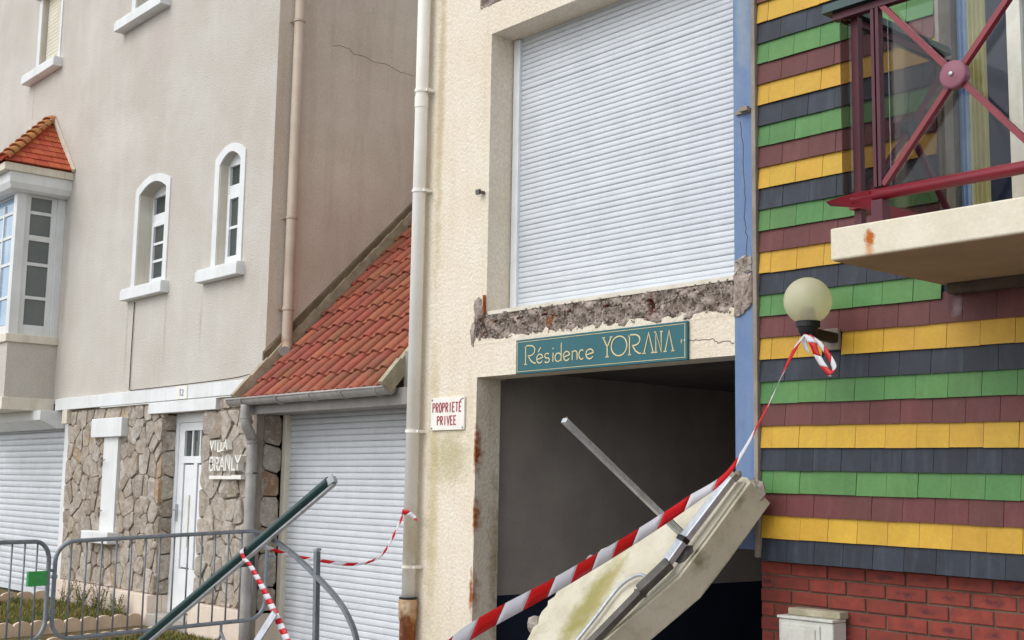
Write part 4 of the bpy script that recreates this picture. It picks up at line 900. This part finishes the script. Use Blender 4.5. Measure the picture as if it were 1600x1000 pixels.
# ================================================================ FALLEN BALCONY
P0 = Vector((-4.292, -.22, 1.69)); NN = Vector((-.018, -.831, .556)).normalized(); E1 = Vector((-1, .021, 0)).normalized(); E2 = E1.cross(NN)
if E2.z < 0: E2 = -E2
sl_ = lambda u, v, h: tuple(P0+E1*u+E2*v+NN*h)
fall = thing('fallen_balcony', 'fallen cream balcony slab tilted against the wall in the garage mouth', 'slab', (-5.5, -1.2, .1))
front = [(.012, .004), (.13, -.371), (.212, -.6), (.523, -1.001), (1.024, -1.639), (1.2, -1.87)]
back = [(1.43, -1.86), (1.376, -1.70), (1.26, -1.39), (1.118, -1.071), (1.105, -.815), (.935, -.515), (.545, -.233), (.216, .045), (.123, .028), (.05, .035)]
rr = random.Random(11); B2 = []
for i in range(len(back)-1):
    p, q = back[i], back[i+1]; n = max(2, int(math.hypot(p[0]-q[0], p[1]-q[1])/.035))
    for k in range(n): B2.append((p[0]+(q[0]-p[0])*k/n+rr.uniform(-.012, .012), p[1]+(q[1]-p[1])*k/n+rr.uniform(-.012, .012)))
B2.append(back[-1]); poly = front+B2; n = len(poly); g = G(); nf = len(front)
vs = [sl_(u, v, 0) for u, v in poly]
for h in (-.05, -.1, -.15, -.195):
    vs += [sl_(u+(rr.uniform(-.025, .02) if i >= nf else 0), v+(rr.uniform(-.025, .02) if i >= nf else 0), h) for i, (u, v) in enumerate(poly)]
g.add(vs, [tuple(range(n)), tuple(range(4*n, 5*n))[::-1]]+[(q*n+i, q*n+(i+1) % n, (q+1)*n+(i+1) % n, (q+1)*n+i) for q in range(4) for i in range(n)])
part('slab', g, 'fallen_concrete', fall, bevel=.005)
# raised rim strip along the front edge
part('rim', G().prism([(.035, -.0), (.145, -.36), (.225, -.585), (.53, -.98), (1.02, -1.6), (1.06, -1.58), (.575, -.97), (.275, -.575), (.2, -.36), (.09, .0)], sl_, .001, .014), 'fallen_concrete', fall, bevel=.004)
def on(u, v, h): return Vector(sl_(u, v, h))
part('rail', G().beam(on(.083, -.016, .075), on(.217, -.40, .075), .055, .042, NN), 'alu', fall, bevel=.006)
part('rail', G().beam(on(.226, -.425, .075), on(.275, -.57, .07), .055, .042, NN), 'alu', fall, bevel=.006)
part('rail_joint', G().beam(on(.235, -.56, .085), on(.36, -.74, .08), .062, .05, NN), 'alu_dark', fall, bevel=.008)
part('rail', G().beam(on(.345, -.72, .07), on(.86, -1.6, .065), .046, .042, NN), 'alu_dark', fall, bevel=.006)
part('rail_end', G().beam(on(.07, .01, .07), on(.085, -.02, .072), .06, .045, NN), 'grey_trim', fall, bevel=.004)
part('rail_seam', G().beam(on(.2215, -.4, .076), on(.228, -.425, .076), .058, .045, NN), 'black_plastic', fall)
part('bent_rod', G().tube(smooth_path([on(.37, -.66, .05), on(.42, -.63, .05), on(.50, -.642, .04), on(.582, -.714, .03), on(.647, -.898, .03), on(.701, -1.04, .03), on(.9, -1.55, .03)], 6), .010, 10), 'alu', fall, smooth=True)
part('baluster', G().beam(on(.332, -.336, -.0), on(.332, -.336, .0)+NN*1.035, .035, .028, E2), 'alu', fall, bevel=.003)
part('baluster_web', G().beam(on(.332, -.336, .01)+E2*.019, on(.332, -.336, .0)+E2*.019+NN*1.03, .012, .012, E2), 'alu_dark', fall)
part('bracket', G().add([on(.27, -.43, .05), on(.19, -.40, .0), on(.165, -.43, .0), on(.215, -.53, .0), on(.27, -.52, .03), on(.235, -.44, .05), on(.2, -.47, .035)], [(0, 1, 5), (5, 1, 6), (1, 2, 6), (2, 3, 6), (3, 4, 6), (4, 5, 6), (0, 5, 4), (0, 4, 3, 2, 1)]), 'alu_dark', fall)
part('bracket', G().beam(on(.44, -.74, .03), on(.385, -.715, .0), .05, .04, NN), 'alu_dark', fall)
part('rail_nub', G().lathe((0, 0, 0), [(0, .02), (.016, .016), (.02, 0), (.016, -.02), (0, -.02)], 10), 'grey_trim', fall, loc=on(.06, .015, .06))
chunk('concrete_lump', on(1.16, -.96, -.04), (.06, .05, .05), 21, 'fresh_concrete', fall); chunk('concrete_lump', on(1.2, -1.15, -.05), (.07, .05, .06), 22, 'fresh_concrete', fall)
chunk('concrete_lump', on(.16, .03, -.05), (.05, .04, .04), 23, 'fresh_concrete', fall); chunk('concrete_lump', on(.05, .02, -.1), (.06, .04, .06), 24, 'fresh_concrete', fall); chunk('concrete_lump', on(.95, -.52, -.03), (.04, .04, .03), 25, 'concrete_scar', fall)

# ---- railing remains at the left
hr = thing('green_handrail', 'long dark green handrail torn off and leaning up in front of garage', 'handrail', (-9.3, -1.63, .1))
a, b = Vector((-9.40, -1.64, .10)), Vector((-6.848, -1.2, 1.672)); d = (b-a).normalized(); sd = d.cross(Vector((0, 0, 1))).normalized(); nn = sd.cross(d)
part('cap', G().prism([(.037*math.cos(t), .036*math.sin(t)+.006) for t in [math.pi*2*k/16 for k in range(16)]], lambda u, v, h: tuple(a+d*h+sd*u+nn*v), 0, (b-a).length-.03), 'green_paint', hr, smooth=False)
part('core', G().beam(a+d*.02-nn*.028, b-nn*.028, .036, .016, nn), 'alu', hr)
part('end_profile', G().beam(b-d*.035, b+d*.012, .05, .045, nn).beam(b+d*.012+sd*.02, b+d*.03+sd*.02, .008, .05, nn), 'alu', hr)
part('bolt', G().tube([a.lerp(b, .55)-nn*.03, a.lerp(b, .55)-nn*.07, a.lerp(b, .56)-nn*.075], .006, 6), 'alu_dark', hr)
bp_ = smooth_path([(-7.479, -1.26, 1.285), (-7.243, -1.22, 1.181), (-6.956, -1.2, 1.044), (-6.758, -1.18, .923), (-6.645, -1.17, .816), (-6.583, -1.16, .707), (-6.523, -1.15, .486), (-6.463, -1.15, .1)], 5)
g = G()
for i in range(len(bp_)-1): g.beam(bp_[i], bp_[i+1]+(bp_[i+1]-bp_[i])*.06, .028, .026, (0, 1, 0))
tag(part('bent_baluster', g, 'steel_galv', None), 'grey metal baluster bent downwards, leaning under the green handrail', 'bar')
st = thing('upright_baluster', 'straight grey baluster standing upright in front of white garage door', 'bar', (-6.975, -1.1, .1))
part('shaft', G().beam((-6.96, -1.2, .1), (-7.003, -1.2, 1.22), .034, .034, (0, 1, 0)), 'steel_galv', st, bevel=.003)
part('tip', G().beam((-7.0031, -1.2, 1.222), (-7.0036, -1.2, 1.24), .04, .04, (0, 1, 0)), 'alu', st, bevel=.003)
tag(part('loose_strip', G().beam((-7.60, -1.62, .11), (-7.17, -1.39, .83), .05, .012, (0, 1, .2)), 'alu', None), 'bright flat aluminium strip leaning low beside the crowd barrier', 'strip')

# ================================================================ BARRIERS
def barrier(name, A, B, zt, label, tagcol, tag_s, nb=14):
    A = Vector(A); B = Vector(B); L = (B-A).length; d = (B-A)/L; zr = (zt[1]-zt[0])/L
    t = thing(name, label, 'barrier', ((A.x+B.x)/2, (A.y+B.y)/2, .1), 'steel crowd barriers in front of the villa')
    W = lambda s, z: Vector((A.x+d.x*s, A.y+d.y*s, z+zr*s+(zt[0]-1.1)))
    r = .16; pts = []
    for cx, cz, a0 in ((r, .30+r, 270), (r, 1.1-r, 180), (L-r, 1.1-r, 90), (L-r, .30+r, 0)):
        for k in range(7): an = R(a0-k*15); pts.append(W(cx+r*math.cos(an), cz+r*math.sin(an)))
    pts.append(pts[0]); part('frame', G().tube(pts, .0185, 10, cap=False), 'steel_galv', t, smooth=True)
    for k in range(1, nb+1):
        s = L*k/(nb+1); zt_ = 1.1 if r < s < L-r else 1.1-r+math.sqrt(max(0, r*r-(r-min(s, L-s))**2)); zb_ = .30+(1.1-zt_)
        part('bar', G().tube([W(s, zb_), W(s, zt_)], .0085, 6), 'steel_galv', t, smooth=True)
    for s in (.42, L-.42):
        sdv = Vector((-d.y, d.x, 0))
        part('leg', G().tube([W(s, .3), W(s, .18)+sdv*0, W(s, .02-zt[0]+1.1)+sdv*.28], .014, 8).tube([W(s, .22), W(s, .02-zt[0]+1.1)-sdv*.28], .014, 8), 'steel_galv', t)
    for z in (.86, .48): part('hook', G().tube([W(L, z), W(L+.07, z)], .013, 8), 'steel_galv', t)
    for z in (.8, .52): part('eye', G().lathe(W(0, z), [(.019, 0), (.026, 0), (.026, .03), (.019, .03)], 10), 'steel_galv', t)
    s0, s1, z0, z1 = tag_s
    g = G(); off = Vector((d.y, -d.x, 0))*.012
    g.add([W(s0, z0)+off, W(s1, z0)+off, W(s1, z1)+off, W(s0, z1)+off, W(s0, z0)-off, W(s1, z0)-off, W(s1, z1)-off, W(s0, z1)-off], [(0, 1, 2, 3), (7, 6, 5, 4), (0, 4, 5, 1), (1, 5, 6, 2), (2, 6, 7, 3), (3, 7, 4, 0)])
    part('tag_plate', g, tagcol, t)
    return t
barrier('crowd_barrier', (-10.572, -1.50, 0), (-10.44, .42, 0), (1.128, 1.212), 'grey steel crowd barrier with dark green plate before the stone wall', 'green_paint', (1.66, 1.8, .78, .9))
barrier('crowd_barrier', (-9.72, -3.40, 0), (-10.555, -1.56, 0), (1.16, 1.135), 'grey steel crowd barrier with bright green plate at the photo edge', 'tag_green', (1.80, 2.0, .74, .86))

# ================================================================ FRONT GARDEN
def edging(label, A, B, zA, zB, n, grp='scalloped garden edgings'):
    t = thing('garden_edging', label, 'edging', ((A[0]+B[0])/2, (A[1]+B[1])/2, .1), grp); A = Vector((*A, zA)); B = Vector((*B, zB)); d = (B-A)/n
    u = Vector((d.x, d.y, 0)); nrm = Vector((-u.y, u.x, 0)).normalized()
    for k in range(n):
        o = A+d*k; L = d.length; poly = [(0, -.2), (L*.985, -.2), (L*.985, .0)]+[(L*.4925+L*.4925*math.cos(R(an)), .05*math.sin(R(an))+.0) for an in range(10, 180, 17)]+[(0, 0)]
        f = lambda a, b, h: tuple(o+d.normalized()*a+Vector((0, 0, b-.05))+nrm*h)
        part('scallop', G().prism(poly, f, -.018, .018), 'edging', t, bevel=.004)
edging('pale scalloped edging bordering the lawn, running up to the stone wall', (-12.62, -1.25), (-12.99, .40), .262, .252, 9)
edging('pale scalloped edging between path and right-hand lawn strip', (-11.70, -1.28), (-12.22, .42), .2, .2, 9)
edging('pale scalloped edging farthest back beside the left garage door', (-15.3, -1.25), (-15.62, .40), .3, .3, 8)
edging('short pale scalloped edging beside the grey downspout', (-10.98, -1.25), (-11.0, .30), .16, .16, 8)
def grass(name, areas, label, m):
    rr = random.Random(5); g = G()
    for (x0, x1, y0, y1, z, n, h) in areas:
        for _ in range(n):
            x, y = rr.uniform(x0, x1), rr.uniform(y0, y1); a = rr.uniform(0, 6.28); L = h*rr.uniform(.5, 1.3); b = rr.uniform(.2, .9)*L; wv = .006
            dx, dy = math.cos(a), math.sin(a)
            g.v += [(x-dy*wv, y+dx*wv, z), (x+dy*wv, y-dx*wv, z), (x+dx*b*.4+dy*wv*.6, y+dy*b*.4-dx*wv*.6, z+L*.6), (x+dx*b*.4-dy*wv*.6, y+dy*b*.4+dx*wv*.6, z+L*.6), (x+dx*b, y+dy*b, z+L)]
            k = len(g.v)-5; g.f += [(k, k+1, k+2, k+3), (k+3, k+2, k+4)]; mi = 1 if rr.random() < .3 else 0; g.mi += [mi, mi]
    me = bpy.data.meshes.new(name); me.from_pydata(g.v, [], g.f)
    for x in m: me.materials.append(MATS[x])
    me.polygons.foreach_set('material_index', g.mi)
    o = put(name, me); o['kind'] = 'stuff'; tag(o, label, 'grass'); return o
grass('lawn_grass', [(-15.5, -13.1, -1.25, .42, .165, 9000, .06), (-12.2, -11.05, -1.25, .4, .115, 4500, .045)], 'short dry yellow-green grass in the front garden', ['grass', 'leaf'])
def weed(loc, n, h, spread, label, seed, flowers=0):
    rr = random.Random(seed); t = thing('weed', label, 'plant', loc, 'weeds along the villa wall'); g = G(); sg_ = G(); fg = G()
    for _ in range(n):
        a = rr.uniform(0, 6.28); tip = Vector((loc[0]+math.cos(a)*spread*rr.uniform(.2, 1), loc[1]+math.sin(a)*spread*.5*rr.uniform(.2, 1), loc[2]+h*rr.uniform(.4, 1))); base = Vector(loc)+Vector((rr.uniform(-.05, .05)*2, rr.uniform(-.03, .03), 0))
        sg_.tube([base, base.lerp(tip, .5)+Vector((0, 0, .02)), tip], .0025, 4)
        for k in range(9):
            p = base.lerp(tip, rr.uniform(.2, 1)); d = Vector((rr.uniform(-1, 1), rr.uniform(-1, 1), rr.uniform(-.2, .8))).normalized()*rr.uniform(.018, .035); s_ = d.cross(Vector((0, 0, 1))).normalized()*.009
            g.add([p, p+d*.5+s_, p+d, p+d*.5-s_], [(0, 1, 2, 3)])
        if flowers and rr.random() < flowers:
            for k in range(5): q = tip+Vector((rr.uniform(-.02, .02), rr.uniform(-.02, .02), rr.uniform(-.02, .02))); fg.add([q+Vector((-.007, 0, 0)), q+Vector((0, -.005, -.007)), q+Vector((.007, 0, 0)), q+Vector((0, .005, .007))], [(0, 1, 2, 3)])
    part('stems', sg_, 'grass', t); part('leaves', g, 'leaf', t)
    if fg.v: part('flowers', fg, 'petal', t)
weed((-14.9, .33, .16), 22, .32, .22, 'small pink flowering weed against the plinth, left of the white slit', 1, .8)
weed((-14.35, .30, .16), 30, .34, .25, 'leafy weed clump at the plinth below the white blocked window', 2, .3)
weed((-13.9, .31, .16), 34, .36, .25, 'taller flowering weed clump right below the blocked window sill', 3, .5)
weed((-13.45, .32, .16), 30, .26, .22, 'dense green weed clump near the plinth corner', 4, .2)
weed((-13.15, .2, .16), 18, .2, .16, 'low weed at the end of the lawn edging', 6)
weed((-15.35, -.1, .16), 18, .14, .2, 'low green weed beside the left garage door', 7)

# ================================================================ BARRIER TAPES
def tape(name, label, pts, widths, dirs, stripe, group='red and white barrier tapes', skew=.5, n=14, cat='tape'):
    path = smooth_path(pts, n); m = len(path); S_ = [0]
    for i in range(1, m): S_.append(S_[-1]+(path[i]-path[i-1]).length)
    def samp(s):
        s = max(0, min(S_[-1]-1e-5, s)); i = max(j for j in range(m) if S_[j] <= s); i = min(i, m-2); t = (s-S_[i])/max(1e-6, S_[i+1]-S_[i])
        f = (i+t)/n; k = min(int(f), len(pts)-2); q = f-k
        wd_ = widths[k]*(1-q)+widths[k+1]*q; dv = (Vector(dirs[k]).normalized()*(1-q)+Vector(dirs[k+1]).normalized()*q).normalized()
        return path[i].lerp(path[i+1], t), dv*wd_/2
    g = G(); s = -stripe; c = 0
    while s < S_[-1]:
        k = 5; vs = []
        for j in range(k+1):
            sa_ = s+stripe*j/k; pu, du = samp(sa_+skew*stripe*.5); pd_, dd = samp(sa_-skew*stripe*.5); pm, dm = samp(sa_)
            vs += [pu+du, pm, pd_-dd]
        fs = [(3*j+r, 3*j+3+r, 3*j+4+r, 3*j+1+r) for j in range(k) for r in (0, 1)]
        if s+stripe*(1+skew) > 0: g.add(vs, fs, c % 2)
        s += stripe; c += 1
    o = part(name, g, ['tape_red', 'tape_white'], None, smooth=True)
    md = o.modifiers.new('thickness', 'SOLIDIFY'); md.thickness = .0006
    return tag(o, label, cat, group)
cu = tuple(up); 
tape('barrier_tape', 'wide red and white tape stretched across the fallen slab up to the globe lamp',
     [(-3.30, -3.15, .98), (-3.534, -2.794, 1.115), (-3.76, -2.1, 1.275), (-3.948, -1.483, 1.432), (-3.95, -1.12, 1.59), (-3.91, -.873, 1.735), (-3.905, -.62, 2.015), (-3.885, -.4, 2.34), (-3.89, -.30, 2.44)],
     [.068, .068, .068, .066, .06, .032, .016, .03, .02], [(-.3, .35, 1), (-.3, .35, 1), (-.3, .35, 1), (-.3, .35, 1), (-.4, .3, 1), (-.5, .2, .6), (-.5, .3, .4), (.6, .5, .4), (.6, .5, .4)], .188, skew=.3)
tape('tape_loop', 'red and white tape end knotted in a loop hanging below the globe lamp',
     [(-3.89, -.30, 2.445), (-3.83, -.31, 2.40), (-3.80, -.31, 2.33), (-3.735, -.32, 2.25), (-3.70, -.32, 2.235), (-3.705, -.31, 2.28), (-3.78, -.30, 2.38), (-3.86, -.30, 2.44)],
     [.02, .04, .035, .03, .04, .03, .025, .02], [(.6, 0, .5), (.6, .2, .5), (.7, 0, .4), (.7, .1, .3), (.2, .2, 1), (.7, 0, .5), (.7, .1, .3), (.6, 0, .5)], .075)
tape('tape_tail', 'short curled red tape tail beside the loop under the globe lamp',
     [(-3.885, -.30, 2.44), (-3.88, -.31, 2.40), (-3.865, -.31, 2.37), (-3.85, -.305, 2.345)], [.02, .03, .02, .006], [(.7, 0, .3), (.5, .5, .3), (.8, 0, .2), (.7, 0, .2)], .2)
tape('sagging_tape', 'thin red and white tape sagging from green handrail to white rain pipe',
     [(-7.54, -1.30, 1.235), (-7.50, -1.10, 1.17), (-7.42, -.9, 1.13), (-7.35, -.72, 1.105), (-7.35, -.55, 1.12), (-7.38, -.42, 1.175), (-7.46, -.28, 1.29), (-7.55, -.135, 1.435)],
     [.03, .02, .024, .022, .016, .022, .026, .03], [(0, .3, 1), (-.3, .3, .8), (-.2, .2, 1), (-.2, .2, 1), (-.4, .1, .8), (-.6, .1, .6), (-.7, .1, .4), (-.6, .1, .4)], .085)
tape('tape_knot', 'crumpled red and white tape knot tied round the white rain pipe',
     [(-7.615, -.08, 1.43), (-7.595, -.12, 1.445), (-7.545, -.135, 1.455), (-7.50, -.11, 1.44), (-7.47, -.09, 1.415), (-7.43, -.10, 1.395)], [.03, .035, .04, .035, .03, .015], [(0, 0, 1), (.1, -.3, 1), (.2, -.2, 1), (.1, 0, 1), (.2, .2, 1), (.4, .1, .8)], .07)
tape('hanging_tape', 'striped red and white tape wound on the green handrail and trailing down',
     [(-7.66, -1.30, 1.235), (-7.64, -1.385, 1.205), (-7.60, -1.39, 1.15), (-7.535, -1.38, 1.11), (-7.40, -1.37, .995), (-7.29, -1.36, .885), (-7.06, -1.36, .67), (-6.62, -1.36, .22)],
     [.03, .035, .03, .035, .045, .05, .055, .05], [(.6, .3, .5), (.7, .3, .4), (.8, .4, .4), (.8, .3, .4), (.8, .3, .4), (.8, .3, .4), (.8, .3, .4), (.8, .3, .4)], .042, skew=.25)

# ================================================================ CRACKS
def crack(parent, line, fn, w):
    rr = random.Random(3); P = []
    for i in range(len(line)-1):
        for k in range(4): t = k/4; P.append((line[i][0]+(line[i+1][0]-line[i][0])*t+rr.uniform(-.006, .006), line[i][1]+(line[i+1][1]-line[i][1])*t+rr.uniform(-.006, .006)))
    g = G(); strokes(g, [P+[line[-1]]], fn, w, -.004, .0015); part('crack', g, 'dark_wood', parent)
CR1 = [(1.134, 6.129), (1.226, 6.159), (1.329, 6.150), (1.395, 6.110), (1.548, 6.105), (1.654, 6.082), (1.778, 6.090), (1.895, 6.075), (1.997, 6.049), (2.184, 6.050)]
CR2 = [(-4.929, 2.521), (-4.850, 2.519), (-4.748, 2.515), (-4.705, 2.493), (-4.630, 2.491), (-4.588, 2.480)]
CR3 = [(-4.521, 3.761), (-4.508, 3.663), (-4.505, 3.493), (-4.492, 3.340), (-4.498, 3.192), (-4.481, 3.078), (-4.486, 2.968)]
crack(villa, CR1, lambda u, v, h: (-10.77+h, u, v), .0035)
crack(res, CR2, face_y(0), .004)
crack(res, CR3, face_y(-.012), .0035)
